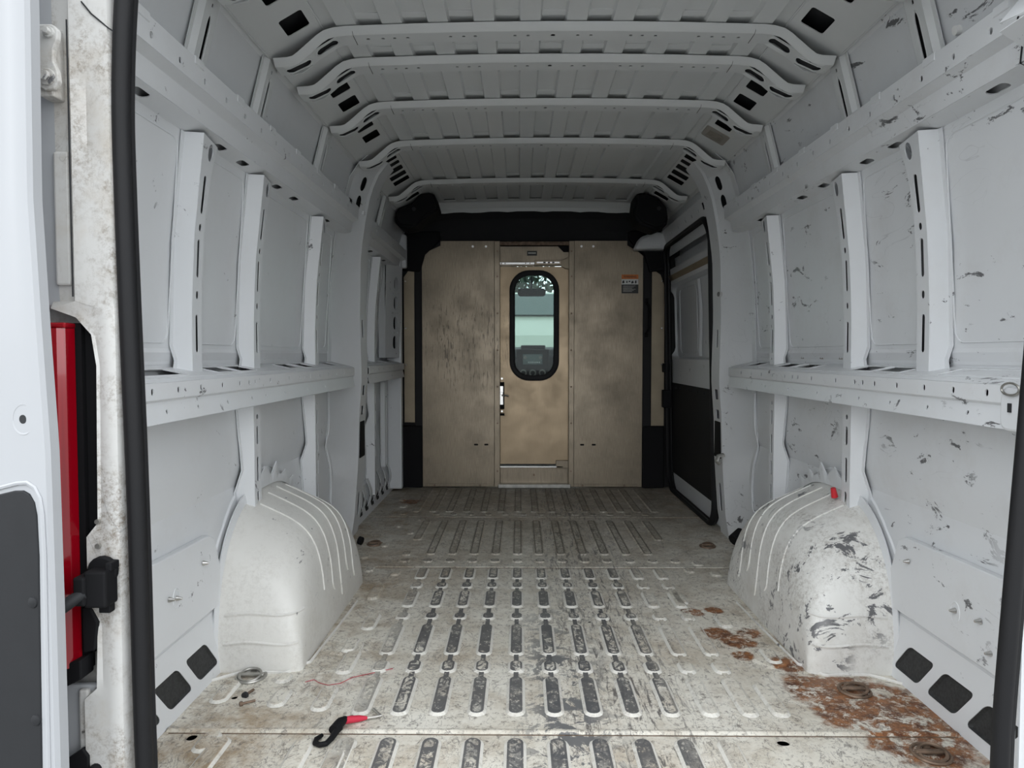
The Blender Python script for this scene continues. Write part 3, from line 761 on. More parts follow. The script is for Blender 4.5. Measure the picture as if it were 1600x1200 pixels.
for k, (dx, g) in enumerate(((0, 1.0), (.012, .985), (.045, .95))):
    rows.append([(zz(p[1])+dx, p[0], p[1]) for p in slot(4.55, 1.14, 1.14*g, .50*g, .07, 5)])
MB().grid(rows, closeu=True).build('window_recess', 'paint', door_1, smooth=True)
MB().sheet(lambda u, v: (zz(v)+.045, u, v), [4.0, 5.10], frange(.89, 1.39, .1)).build('recess_panel', 'paint', door_1, solid=.003)
MB().sheet(lambda u, v: (zz(v)+.06, u, v), [3.98, 5.12], [1.49, 1.58]).build('recess_panel', 'paint', door_1, solid=.003)
for y in (4.42,):
    b = MB(); b.sheet(lambda u, v: (zz(u)+.02+abs(v)*.02, y+v*.03, u), frange(.91, 1.37, .05), [-1, -.4, .4, 1]); b.build('door_upright', 'paint', door_1, solid=.003)
MB().tube([(zz(p[1])+.041, p[0], p[1]) for p in slot(4.74, 1.14, .48, .42, .05, 4)], .003, 5, True).build('bay_rim', 'paint', door_1, smooth=True)
MB().sheet(lambda u, v: (zz(1.43+.02*v)-.018*v, u, 1.415+.03*v), [D0, D1-.05], [0, .5, 1]).build('door_ledge', 'wing', door_1, solid=.003)
# header rail over the door
b = MB()
b.sheet(lambda u, v: (.845+.03*v, u, 1.735-.09*v), [3.80, 4.98], [0, 1], [slot(y, .5, .014, .2) for y in (4.0, 4.15, 4.3, 4.5, 4.7, 4.85)]+[slot(3.88, .45, .05, .4, .008)])
b.sheet(lambda u, v: (.875+.055*v, u, 1.645+.004*v), [3.80, 5.15], [0, 1], [slot(y, .4, .05, .2) for y in (4.05, 4.35, 4.65)])
b.sheet(lambda u, v: (.845+.03*v, u, 1.735+.08*v), [3.80, 4.98], [0, 1])
b.build('door_header_rail', 'paint', wall_right, solid=.003)
MB().sheet(lambda u, v: (.875, u, 1.655+.08*v), [3.82, 4.96], [0, 1]).build('cavity_shade', 'cavity', wall_right)  # near-black strip as painted shade behind the header rail holes
MB().grid([[(skin(z), y, z) for z in (1.60, 1.62, 1.70, 1.80, 1.815)] for y in (3.80, 4.3, 4.98)]).build('roof_side_panel', 'paint_roof', wall_right, solid=.003)
t = thing('door_seal', (.92, 4.5, 0), 'black rubber seal around the closed sliding side door opening', 'rubber seal')
pth = [(lerp([(0, .925), (.8, .915), (1.2, .915), (1.5, .89), (1.66, .868)], p[1]), p[0], p[1]) for p in slot(4.425, .825, 1.17, 1.63, .13, 6)]
MB().tube(pth, .019, 8, True, flat=.7).build('seal_bulb', 'rubber', t, smooth=True)
MB().tube([(x+.018, y, z) for x, y, z in pth], .012, 6, True).build('seal_carrier', 'rubber', t, smooth=True)
# door lock and hinge lugs at the front edge
t = thing('door_lock', (.90, 5.0, .62), 'black latch block on the front edge of the sliding door', 'latch')
MB().box((.870, 4.98, .56), (.93, 5.04, .68)).build('latch_body', 'black', t, bevel=.006)
MB().box((.872, 5.0, .80), (.92, 5.04, .86)).build('latch_lug', 'black', t, bevel=.005)

# ---------------------------------------------------------------- rear jamb (left), exterior pieces
YJ = 1.27
XO = [(.0, -.872), (.31, -.872), (.33, -.850), (.44, -.846), (.455, -.862), (.60, -.862), (.625, -.842), (.90, -.838), (.955, -.846), (.985, -.872), (1.0, -.915), (1.55, -.918), (1.85, -.918)]
b = MB(); rows = []
for z in sorted(set([q[0] for q in XO]+frange(0, 1.85, .035))):
    xo = lerp(XO, z); e = 1 if 1.24 < z < 1.42 else .3
    xs_ = [-.796, -.798, -.802, -.812, -.826, -.838+.004*e, xo+.004, xo]
    ys = [YJ+.04, YJ+.012, YJ+.002, YJ, YJ+.006*e, YJ+.004, YJ+.001, YJ+.014]
    xs_ = [min(xs_[k], -.79) for k in range(8)]
    for k in range(5, -1, -1): xs_[k] = max(xs_[k], xo+.004*(7-k))
    if z > 1.0: xs_ = [-.797, -.799, -.804, -.822, -.846, -.868, -.874, xo]; ys = [YJ+.04, YJ+.012, YJ, YJ+.003, YJ+.008*e, YJ+.0, YJ+.012, YJ+.014]
    rows.append([(x, y, z) for x, y in zip(xs_, ys)])
b.grid(rows); wall_back = b.build('wall_back', 'paint_jamb', solid=.003, smooth=True, angle=25, kind='structure')
MB().tube([(-.846, YJ-.001, 1.52), (-.83, YJ+.0, 1.50), (-.80, YJ-.001, 1.475), (-.778, YJ+.01, 1.462)], .0014, 5).build('lap_joint', 'cavity', wall_back)
MB().tube([(-.872, YJ-.001, z) for z in (1.49, 1.42, 1.30, 1.2, 1.1, 1.02)], .0014, 5).build('lap_joint', 'cavity', wall_back)
MB().box((-1.03, YJ+.012, 1.0), (-.874, YJ+.03, 1.9)).build('outer_corner', 'paint_out', wall_back, bevel=.006)
MB().box((-1.05, YJ+.05, -.1), (-.83, YJ+.07, 1.9)).build('jamb_backing', 'paint_jamb', wall_back)
MB().box((-.905, YJ+.004, 1.04), (-.878, YJ+.02, 1.27)).build('pressed_land', 'paint_jamb', wall_back, bevel=.004)
for z in (.628, .585): MB().cyl((-.838, YJ-.004, z), (-.838, YJ+.002, z), .0045, 10).build('jamb_bolt', 'zinc', wall_back)
MB().box((-.92, YJ+.016, .06), (-.852, YJ+.03, .33)).build('lower_panel', 'paint_out', wall_back, bevel=.004)
MB().box((-.884, YJ+.006, .10), (-.866, YJ+.018, .325)).build('lower_flange', 'paint_jamb', wall_back, bevel=.004)
for z in (.13, .17, .21, .25): MB().cyl((-.875, YJ+.003, z), (-.875, YJ+.007, z), .0022, 8).build('spot_weld', 'zinc', wall_back)
MB().prism([(-.93, .06), (-.862, .06), (-.862, .21), (-.872, .225), (-.93, .185)], lambda a, c: (a, YJ-.006, c), (0, .01, 0)).build('corner_bracket', 'black', wall_back, bevel=.002)
MB().cyl((-.852, YJ-.012, .185), (-.852, YJ+.004, .185), .010, 12).build('bump_stop', 'black', wall_back, bevel=.002)
# right-hand jamb, just outside the frame edge
b = MB(); rows = []
for z in frange(0, 1.85, .15): rows.append([(.815, YJ+.06, z), (.822, YJ+.03, z), (.83, YJ+.02, z), (.86, YJ+.003, z), (.92, YJ+.002, z), (.925, YJ+.04, z), (1.05, YJ+.05, z)])
b.grid(rows).build('right_jamb', 'paint_jamb', wall_back, solid=.003, smooth=True)
MB().box((-1.05, YJ+.02, 1.80), (1.05, YJ+.06, 2.0)).build('rear_header', 'paint_out', wall_back, bevel=.01)
MB().box((-.80, YJ-.02, -.35), (.80, YJ+.01, -.01)).build('bumper_step', 'black', wall_back, bevel=.01)

# rear opening weatherstrip, one continuous loop
SEALL = [(.02, -.768), (.18, -.772), (.30, -.774), (.55, -.776), (.75, -.779), (1.0, -.785), (1.2, -.789), (1.35, -.790), (1.50, -.783), (1.60, -.770)]
SEALR = [(.02, .748), (.25, .752), (.55, .768), (.80, .783), (1.1, .800), (1.35, .812), (1.60, .81), (1.62, .80)]
pth = [(x, 1.285, z) for z, x in SEALL]+[(-.73, 1.285, 1.70), (-.67, 1.285, 1.76), (-.5, 1.285, 1.79), (0, 1.285, 1.80), (.5, 1.285, 1.79), (.70, 1.285, 1.76), (.77, 1.285, 1.70)]
pth += [(x, 1.285, z) for z, x in reversed(SEALR)]+[(.70, 1.285, .008), (0, 1.285, .006), (-.70, 1.285, .008)]
def smooth_path(p, k=4):
    out = []; N = len(p)
    for i in range(N):
        a, b_, c, d = [Vector(p[(i+j) % N]) for j in (-1, 0, 1, 2)]
        for q in range(k):
            t = q/k; out.append(.5*((2*b_)+(c-a)*t+(2*a-5*b_+4*c-d)*t*t+(3*b_-a-3*c+d)*t**3))
    return out
pth = smooth_path(pth)
t = thing('weatherstrip', (0, 1.285, 0), 'thick black rubber weatherstrip around the rear door opening', 'rubber seal')
MB().tube(pth, .0165, 10, True, up=(0, 1, 0), flat=.95).build('seal_bulb', 'rubber', t, smooth=True)
MB().tube([(x+(.022 if x > 0 else .006), y+.014, z) for x, y, z in pth], .010, 8, True, up=(0, 1, 0)).build('seal_lip', 'rubber', t, smooth=True)
MB().box((.826, 1.36, 1.60), (.862, 1.46, 1.74)).build('roof_trim_end', 'black', wall_right, bevel=.02)

# taillight
t = thing('taillight', (-.88, 1.27, .6), 'tall red taillight beside the open rear door, behind its edge', 'taillight')
b = MB(); rows = []
for z in frange(.375, .965, .03):
    rows.append([(-.955, 1.262, z), (-.935, 1.243, z), (-.915, 1.240, z), (-.903, 1.250, z), (-.900, 1.244, z), (-.888, 1.246, z), (-.880, 1.256, z), (-.876, 1.275, z)])
b.grid(rows); b.build('red_lens', 'lens', t, solid=.004, smooth=True, angle=25)
MB().box((-.945, 1.25, .965), (-.876, 1.29, .975)).build('lens_edge', 'lens', t, bevel=.003)
MB().box((-.945, 1.28, .36), (-.866, 1.30, .975)).build('lens_back', 'black', t)
t2 = MB().prism([(-.945, .36), (-.862, .385), (-.838, .60), (-.834, .66), (-.833, .88), (-.845, .955), (-.866, .975), (-.945, .975)], lambda a, c: (a, 1.292, c), (0, .025, 0)); t2.build('lamp_housing', 'black', t, bevel=.004)
MB().prism([(-.945, .315), (-.862, .355), (-.862, .39), (-.945, .37)], lambda a, c: (a, 1.25, c), (0, .04, 0)).build('lamp_foot', 'black', t, bevel=.003)
MB().prism([(-.868, .395), (-.846, .40), (-.840, .45), (-.852, .475), (-.868, .475)], lambda a, c: (a, 1.266, c), (0, .03, 0)).build('lamp_tab', 'black', t, bevel=.003)

# hinge link at the top left
t = thing('hinge_link', (-.885, 1.25, 1.4), 'white painted hinge link with two bolts at the top left of the rear door', 'hinge')
hp = [(-.879, 1.47), (-.872, 1.462), (-.873, 1.447), (-.880, 1.43), (-.881, 1.41), (-.874, 1.395), (-.872, 1.378), (-.880, 1.365), (-.895, 1.362), (-.905, 1.37), (-.905, 1.46), (-.89, 1.472)]
MB().prism(hp, lambda a, c: (a, 1.243, c), (0, .012, 0)).build('hinge_arm', 'paint_jamb', t, bevel=.002)
for x, z, r in ((-.885, 1.457, .007), (-.890, 1.384, .011)):
    o = MB().cyl((x, 1.238, z), (x, 1.245, z), r*1.25, 14).build('washer', 'paint_jamb', t, bevel=.001)
    MB().cyl((x, 1.230, z), (x, 1.239, z), r*.8, 6).build('bolt_head', 'paint_jamb', t, bevel=.001)
MB().box((-.91, 1.25, 1.355), (-.885, 1.285, 1.475)).build('hinge_base', 'paint_jamb', t, bevel=.003)

# door check strap
t = thing('door_check', (-.82, 1.25, .53), 'black door check box with a rod running to the rear door', 'door check')
MB().box((-.838, 1.222, .490), (-.800, 1.262, .553)).build('check_box', 'black', t, bevel=.004)
MB().box((-.852, 1.215, .495), (-.832, 1.255, .545)).build('check_guide', 'black', t, bevel=.004)
MB().cyl((-.823, 1.262, .545), (-.823, 1.250, .545), .026, 18).build('check_boss', 'black', t, bevel=.003)
MB().box((-.808, 1.235, .550), (-.797, 1.262, .564)).build('check_lug', 'black', t, bevel=.002)
MB().box((-.826, 1.245, .474), (-.806, 1.262, .492)).build('check_lug', 'black', t, bevel=.002)
MB().tube([(-.838, 1.225, .515), (-.85, 1.215, .508), (-.875, 1.19, .488), (-.91, 1.17, .468)], .0105, 10).build('check_rod', 'grey_board', t, smooth=True)

# open rear door (swung fully back, inner side towards the camera)
EDGE = [(.0, -.000), (.26, -.000), (.52, .001), (.77, .004), (.97, .016), (1.17, .026), (1.47, .022), (1.85, .025)]
t = thing('rear_door', (-.845, 1.15, 0), 'open white rear door with a charcoal lower trim board, at the left edge', 'van door')
def dp(d, z, o=0.0):   # o: out of the door face towards the camera
    return (-.845-.97*d-.24*o, 1.15+.24*d-.97*o, z)
b = MB(); rows = []
for z in frange(0, 1.85, .04):
    e = lerp(EDGE, z); up_ = max(0, min(1, (z-.95)/.3))
    row = [dp(e+.004, z, -.028), dp(e, z, -.008), dp(e+.003, z, -.001), dp(e+.008, z, 0)]
    row += [dp(e+.022, z, .001), dp(e+.036, z, -.004*up_), dp(e+.055, z, -.008*up_), dp(e+.08, z, -.006*up_)]
    row += [dp(.20, z, 0), dp(.60, z, 0), dp(.70, z, -.01), dp(.70, z, -.028)]
    rows.append(row)
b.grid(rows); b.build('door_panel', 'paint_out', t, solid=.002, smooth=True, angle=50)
# trim board
pl = []
for a, c in [(.013, .02), (.60, .02), (.60, .69), (.10, .69), (.05, .702)]: pl.append((a, c))
pl += [(.032, .703), (.020, .698), (.010, .685), (.006, .665), (.004, .60), (.008, .3)]
pl = [(a+.016, c) for a, c in pl]
MB().prism(pl, lambda a, c: dp(a, c, .004), Vector(dp(0, 0, -.006))-Vector(dp(0, 0, 0))).build('trim_board', 'grey_board', t, bevel=.002)
# pressed lip around the board
MB().tube([dp(a, c, .002) for a, c in [(.16, .70), (.10, .704), (.060, .714), (.040, .716), (.026, .709), (.016, .692), (.012, .667), (.010, .6), (.012, .3), (.014, .02)]], .0035, 6).build('pressed_lip', 'paint_out', t, smooth=True)
for d, z in ((.033, .524), (.033, .332), (.3, .6), (.3, .2)):
    MB().tube([dp(d, z, .003), dp(d, z, .006), dp(d, z, .0075)], [.0095, .0085, .004], 16).build('trim_button', 'grey_board', t, smooth=True)
MB().tube([dp(.047+.021*math.cos(a*PI/12), .817+.024*math.sin(a*PI/12), -.001) for a in range(24)], .0028, 6, True).build('dimple_ring', 'paint_out', t, smooth=True)
MB().cyl(dp(.047, .817, -.004), dp(.047, .817, .0012), .0072, 16).build('dimple_hole', 'cavity', t)

# ================================================================ WHEEL ARCHES
AC = 2.515
LV = []
for _t in (0, .12, .25, .4, .52, .62, .70, .77, .83, .88, .92, .95, .972, .988, .997, 1.0):
    LV.append((.985-.252*_t, 1-.010*_t-.045*_t**18, (1-.25*_t)*(1-_t**7)**(1/3.2)))
AL, AH, AN = .432, .47, 2.6
def arch_prof(t, ly, lh):
    """t 0..1 from rear base over the top to the front base"""
    a = PI*t; c, s_ = math.cos(a), math.sin(a)
    y = -math.copysign(abs(c)**(2/AN), c); z = abs(s_)**(2/AN)
    return y*AL*ly, z*AH*lh
def arch_z(x, dy):
    """height of the arch at distance x from the centreline and dy along it"""
    for (x0, l0, h0), (x1, l1, h1) in zip(LV, LV[1:]):
        if x0 >= x >= x1:
            k = (x0-x)/(x0-x1); l = (l0+(l1-l0)*k)*AL; h = (h0+(h1-h0)*k)*AH
            q = abs(dy)/l
            return h*max(0, 1-q**AN)**(1/AN) if q < 1 else 0
    return 0
def arch(s, mat, label):
    t = thing('wheel_arch', (s*.98, AC, 0), label, 'wheel arch', 'wheel arches either side of the floor')
    b = MB(); N = 44; rows = []
    for x, ly, lh in LV: rows.append([(s*x, AC+arch_prof(k/N, ly, lh)[0], arch_prof(k/N, ly, lh)[1]) for k in range(N+1)])
    # fill the inner face with shrinking rings down to the floor line
    b.grid(rows)
    b.build('arch_shell', mat, t, solid=.003, smooth=True, angle=60)
    # flange with fluted tabs against the wall
    f = MB(); o, i_ = [], []
    for k in range(N+1):
        y, z = arch_prof(k/N, 1, 1); n = Vector((y/AL, z/AH*.9)).normalized(); top = max(0, math.sin(PI*k/N))
        wd = .014+.014*top
        for kk, am in ((22, .038), (24, .045), (27, .026), (30, .03)):
            if k == kk: wd += am
        i_.append((s*.972, AC+y, z)); o.append((s*.978, AC+y+n.x*wd, max(0, z+n.y*wd)))
    f.grid([i_, o]); f.build('arch_flange', 'paint', t, solid=.004)
    # beads pressed over the shoulder
    for dy, zend, x0 in ((-.16, .22, .94), (-.055, .12, .95), (.045, .07, .955), (.14, .13, .955), (.235, .08, .96)):
        pts = []
        x = x0
        while x > .7355:
            z = arch_z(x, dy)
            if z < .015: break
            pts.append((s*(x-.0015), AC+dy, z+.0015)); x -= .02 if x > .82 else (.006 if x > .77 else .0025)
        if pts:
            k = dict(); last = pts[-1][2]; y0 = AC+dy
            for q in range(1, 9):
                z = last+(zend-last)*q/8
                if z >= last: break
                xx = next((xv/1000 for xv in range(760, 730, -1) if arch_z(xv/1000, dy) <= z), .7325)
                pts.append((s*(xx-.002), y0+.02*(q/8)**2, z))
            pts = [p for p in pts]
        MB().tube(pts, .0034, 6).build('bead', 'arch_bead' if False else mat, t, smooth=True)
    # pressed step near the foot of the rear face
    for zz_ in (.085, .165):
        pts = []
        for x in frange(.955, .745, .01):
            for (x0, l0, h0), (x1, l1, h1) in zip(LV, LV[1:]):
                if x0 >= x >= x1:
                    k = (x0-x)/(x0-x1); l = (l0+(l1-l0)*k)*AL; h = (h0+(h1-h0)*k)*AH
                    if zz_ < h*.98: pts.append((s*x, AC-l*max(0, 1-(zz_/h)**AN)**(1/AN)-.0005, zz_+.004*math.sin(x*30)))
                    break
        MB().tube(pts, .0055, 6).build('pressed_step', mat, t, smooth=True)
    # spot-welded skirt at the floor
    pts = [(s*.97, AC-AL-.012, .0035)] + [(s*x, AC-AL*.985-.01, .0035) for x in (.9, .8, .77)] + [(s*.735, AC-AL*.86, .0035), (s*.722, AC-.30, .0035), (s*.722, AC+.3, .0035)]
    MB().tube(smooth_path(pts, 3)[:-3], .006, 6, flat=.5).build('floor_flange', mat, t, smooth=True)
    return t
arch(-1, 'paint_warm', 'plain white pressed-steel wheel arch on the left floor side, nearly unscratched')
ra = arch(1, 'paint_arch_worn', 'heavily scratched white wheel arch on the right, black scuffs over its shoulder')
o = thing('roof_lamp', (.745, 3.225, 1.85), 'small square beige plastic lamp set in the right roof edge', 'lamp')
fnr = lambda a, c, o_=0: (.850-.160*c-.49*o_, 3.225+a, 1.806+.091*c-.87*o_)
MB().prism(slot(0, .66, .12, .60, .012, k=1/.184), lambda a, c: fnr(a, c, .004), (.003, 0, .005)).build('lamp_bezel', 'speaker_grille', o, bevel=.001)
MB().prism(slot(0, .66, .075, .36, .008, k=1/.184), lambda a, c: fnr(a, c, .006), (.002, 0, .004)).build('lamp_lens', 'zinc', o)
t = MB().cyl((.93, 2.40, .455), (.922, 2.395, .485), .011, 10, r2=.008).build('marker_cap', 'red_plastic', smooth=True); tag(t, 'small red plastic cap on top of the right wheel arch', 'cap')

# ================================================================ PARTITION
YP = 5.05
part = thing('cargo_partition', (0, YP, 0), 'aluminium cargo partition with a windowed centre door at the far end', 'partition')
def pan(poly_x, hs, name, y, x0, x1, z0, z1):
    pass
for s, lx, rx in ((-1, -.768, -.252), (1, .252, .740)):
    hs = [slot(z, x, .012, .028, .004, 2) for z, x in ((.30, -.40 if s < 0 else .33), (.30, -.33 if s < 0 else .41))]
    b = MB()
    ox = lx if s < 0 else rx       # outer edge
    ins = .017 if s < 0 else .008
    # main field up to the chamfer, then stepped top
    xo1 = ox+s*-1*0
    b.sheet(lambda u, v: (v, YP, u), [.008, 1.575], [lx, rx], hs)
    c1 = -.640 if s < 0 else .632
    inner = rx if s < 0 else lx
    pts = [(ox, 1.575), (inner, 1.575), (inner, 1.693), (c1, 1.693), (c1, 1.662), (ox+(.035 if s < 0 else -.035), 1.62), (ox, 1.59)]
    b.add([(x, YP, z) for x, z in pts], [tuple(range(len(pts)))])
    b.build('side_panel', 'alu', part, solid=.004)
    # folded edge angle next to the door, with rivets
    ex = inner
    MB().box((min(ex, ex-s*.0)-.018 if s > 0 else ex-.022, YP-.022, .01), (ex+.020 if s > 0 else ex+.018, YP-.003, 1.69)).build('edge_angle', 'alu', part, bevel=.003)
    for z in (.12, .45, .70, .95, 1.2, 1.45, 1.62): MB().cyl((ex+s*.0, YP-.027, z), (ex, YP-.021, z), .006, 8).build('rivet', 'iron', part)
    for z in (1.655,):
        for x in ((.32, .40) if s > 0 else (-.33, -.42)): MB().cyl((x, YP-.008, z), (x, YP-.001, z), .008, 10).build('bolt_head', 'bright', part)
    MB().box((lx+.01, YP-.010, .010), (rx-.03, YP-.003, .030)).build('bottom_flange', 'alu', part, bevel=.002)
    for x in (lx+.08, rx-.12): MB().cyl((x, YP-.016, .02), (x, YP-.009, .02), .008, 6).build('floor_bolt', 'iron', part)
# centre door
dr = MB()
dr.sheet(lambda u, v: (u, YP+.03, v), [-.245, .249], [.163, 1.522], [slot(0, 1.118, .30, .72, .125, 8)], m=.05)
pd = dr.build('partition_door', 'alu_door', part, solid=.012)
rows = []
for g, y in ((.0, .010), (.0, .045), (.034, .050), (.038, .012), (.018, .004)):
    rows.append([(p[0], YP-.004+y, p[1]) for p in slot(0, 1.118, .340-2*g, .756-2*g, .135-g, 8)])
MB().grid(rows, closeu=True, closev=True).build('window_gasket', 'rubber', pd, smooth=True, angle=50)
MB().prism(slot(0, 1.118, .275, .69, .11, 8), lambda a, c: (a, YP+.030, c), (0, .004, 0)).build('window_pane', 'glass', pd)
MB().box((-.236, YP+.001, .50), (-.205, YP+.022, .515)).build('latch_plate', 'black', pd)
MB().box((-.242, YP-.004, .545), (-.206, YP+.024, .790-.06)).build('latch_case', 'black', pd, bevel=.003)
MB().box((-.236, YP-.012, .575), (-.212, YP-.002, .705)).build('latch_bolt', 'bright', pd, bevel=.002)
MB().cyl((-.224, YP-.028, .655), (-.224, YP-.010, .655), .011, 14).build('latch_cylinder', 'bright', pd, bevel=.002)
MB().tube([(-.222, YP-.024, .640), (-.19, YP-.03, .642), (-.175, YP-.03, .635)], .006, 8).build('latch_lever', 'bright', pd, smooth=True)
for z in (.755, .53): MB().cyl((-.222, YP+.0, z), (-.222, YP+.024, z), .007, 10).build('screw', 'bright', pd)
MB().box((.15, YP+.0, .135), (.249, YP+.022, .19)).build('door_bracket', 'alu', pd, bevel=.003)
# header over the door, label plate, slide track
MB().box((-.250, YP+.02, 1.525), (.250, YP+.035, 1.66)).build('header_plate', 'alu', part, bevel=.002)
MB().box((-.250, YP+.0, 1.665), (.250, YP+.03, 1.69)).build('header_channel', 'iron', part, bevel=.003)
MB().prism([(.16, 1.66), (.25, 1.66), (.25, 1.62), (.20, 1.62)], lambda a, c: (a, YP+.012, c), (0, .008, 0)).build('header_gusset', 'black', part)
nb = MB().box((-.050, YP+.014, 1.596), (.018, YP+.020, 1.628)).build('name_plate', 'black_label', part)
b = MB()
for i in range(6): b.box((-.042+.009*i, YP+.0125, 1.609), (-.036+.009*i, YP+.0145, 1.617))
b.build('worn_lettering', 'zinc', nb)
MB().box((-.250, YP-.004, 1.532), (.02, YP+.018, 1.550)).build('track_rail', 'bright', part, bevel=.003)
MB().box((.0, YP-.016, 1.528), (.185, YP+.018, 1.560)).build('track_slide', 'alu', part, bevel=.003)
MB().box((.015, YP-.018, 1.540), (.17, YP-.015, 1.550)).build('track_roller', 'bright', part)
for x in (.06, .09, .12): MB().box((x, YP-.020, 1.541), (x+.016, YP-.017, 1.549)).build('track_slot', 'cavity', part)
MB().prism([(.17, 1.555), (.19, 1.565), (.248, 1.592), (.248, 1.500), (.21, 1.505), (.18, 1.522)], lambda a, c: (a, YP-.010, c), (0, .014, 0)).build('track_bracket', 'wing', part, bevel=.003)
for x in (-.225, -.20, -.06, -.03): MB().cyl((x, YP-.007, 1.541), (x, YP-.003, 1.541), .004, 8).build('rivet', 'iron', part)
# threshold
MB().box((-.250, YP+.035, .01), (.250, YP+.05, .14)).build('kick_plate', 'alu', part, bevel=.003)
MB().box((-.250, YP+.0, .140), (.20, YP+.05, .152)).build('threshold_rail', 'bright', part, bevel=.002)
MB().box((-.250, YP-.03, .002), (.250, YP+.05, .030)).build('threshold', 'zinc', part, bevel=.004)
MB().cyl((0, YP+.03, .085), (0, YP+.036, .085), .008, 10).build('screw', 'iron', part)
# side wings
for s, x0, x1, z0, z1 in ((-1, -.895, -.822, .452, 1.50), (1, .802, .892, .430, 1.485)):
    b = MB(); pts = [(x0, z0), (x1, z0), (x1, z1), ((x0+x1)/2+s*-.0, z1), (x0 if s < 0 else x0, z1-.05 if s < 0 else z1)] if s < 0 else [(x0, z0), (x1, z0), (x1-.002, z1-.10), (x1-.03, z1-.02), (x1-.06, z1), (x0, z1)]
    b.prism(pts, lambda a, c: (a, YP+.01, c), (0, .005, 0)); b.build('wing_panel', 'wing', part, bevel=.001)
    xp0, xp1 = (-.822, -.768) if s < 0 else (.742, .802)
    MB().box((xp0, YP+.0, .05), (xp1, YP+.03, 1.66)).build('wing_post', 'rubber', part, bevel=.006)
    for z in (1.42, 1.10, .85):
        MB().cyl((x0+.012 if s < 0 else x1-.02, YP+.002, z), (x0+.012 if s < 0 else x1-.02, YP+.010, z), .006, 8).build('bolt_head', 'bright', part)
    MB().box((-.93 if s < 0 else .742, YP-.01, .0), (-.77 if s < 0 else .895, YP+.04, .43)).build('lower_box', 'black', part, bevel=.01)
    MB().prism([(s*.745, 1.60), (s*.64, 1.70), (s*.64, 1.76), (s*.93, 1.76), (s*.93, 1.50), (s*.78, 1.48)], lambda a, c: (a, YP-.02, c), (0, .05, 0)).build('upper_cover', 'black', part, bevel=.01)
# warning label
lb = MB().box((.594, YP-.0045, 1.337), (.708, YP-.0028, 1.464)).build('warning_label', 'white_label', part, label='orange, white and black warning sticker')
MB().box((.594, YP-.0052, 1.434), (.708, YP-.0044, 1.464)).build('label_band', 'orange', lb)
MB().box((.594, YP-.0052, 1.337), (.708, YP-.0044, 1.397)).build('label_band', 'black_label', lb)
def text(body, loc, size, mat, parent, rot=(PI/2, 0, 0), name='lettering'):
    cu = bpy.data.curves.new(name, 'FONT'); cu.body = body; cu.size = size; cu.extrude = .0004; cu.align_x = 'CENTER'; cu.align_y = 'CENTER'
    o = bpy.data.objects.new(name, cu); COL.objects.link(o); o.location = loc; o.rotation_euler = rot
    bpy.context.view_layer.update(); dg = bpy.context.evaluated_depsgraph_get()
    me = bpy.data.meshes.new_from_object(o.evaluated_get(dg)); mw = o.matrix_world.copy(); bpy.data.objects.remove(o)
    me.transform(mw); me.materials.clear(); me.materials.append(M[mat])
    return link(name, me, parent)
text('WARNING', (.651, YP-.0058, 1.449), .018, 'black_label', lb)
b = MB()
for i, (x, z, ww, hh_) in enumerate([(.606, 1.415, .016, .022), (.630, 1.415, .010, .016), (.648, 1.418, .014, .010), (.668, 1.413, .018, .020), (.690, 1.415, .012, .024)]):
    b.prism([(x-ww/2, z-hh_/2), (x+ww/2, z-hh_/3), (x+ww/4, z+hh_/2), (x-ww/3, z+hh_/4)], lambda a, c: (a, YP-.0056, c), (0, .001, 0))
b.build('pictogram', 'black_label', lb)
b = MB()
for i in range(6): b.box((.604, YP-.0056, 1.386-.0075*i), (.604+.085-.012*(i % 3), YP-.005, 1.388-.0075*i))
b.build('print_line', 'zinc', lb)

t = thing('grab_handle', (.77, YP-.02, 1.17), 'black grab handle on the post right of the partition', 'handle')
MB().tube([(.765, YP-.002, 1.275), (.765, YP-.035, 1.265), (.778, YP-.045, 1.24), (.782, YP-.045, 1.17), (.778, YP-.045, 1.10), (.765, YP-.035, 1.075), (.765, YP-.002, 1.065)], .010, 8).build('grip', 'black', t, smooth=True)
for z in (1.285, 1.055): MB().box((.752, YP-.012, z-.018), (.778, YP-.0, z+.018)).build('mount', 'black', t, bevel=.004)

# ================================================================ SMALL THINGS ON THE FLOOR
def ring(x, y, label, mat, tilt=0, r=.036):
    r *= .82
    t = thing('tie_down_ring', (x, y, 0), label, 'tie-down ring', 'tie-down rings set in the floor')
    b = MB(); b.tube([(x+r*1.35*math.cos(a*PI/14), y+r*1.5*math.sin(a*PI/14), .004) for a in range(28)], .004, 6, True); b.build('ring_cup', mat, t, smooth=True)
    MB().tube([(x+r*math.cos(a*PI/10)*1.0, y-.006+r*math.sin(a*PI/10), .010+.006*math.sin(a*PI/10+tilt)) for a in range(20)], .0042, 7, True).build('loop', mat, t, smooth=True)
    MB().box((x-r*1.25, y-.008, .006), (x+r*1.25, y+.006, .014)).build('strap', mat, t, bevel=.003)
    MB().cyl((x, y+.020, .002), (x, y+.020, .011), .009, 10).build('bolt_head', mat, t)
    return t
ring(-.865, 2.055, 'dull steel tie-down ring in front of the left wheel arch', 'zinc')
ring(.815, 1.985, 'rusty tie-down ring in the rust patch by the right wheel arch', 'iron', 1)
ring(.845, 1.665, 'rusty tie-down ring nearest the door at the bottom right corner', 'iron', .5)
ring(-.80, 3.52, 'grimy tie-down ring beyond the left wheel arch', 'iron', .3, .032)
ring(.80, 3.50, 'grimy tie-down ring beyond the right wheel arch', 'iron', .3, .032)

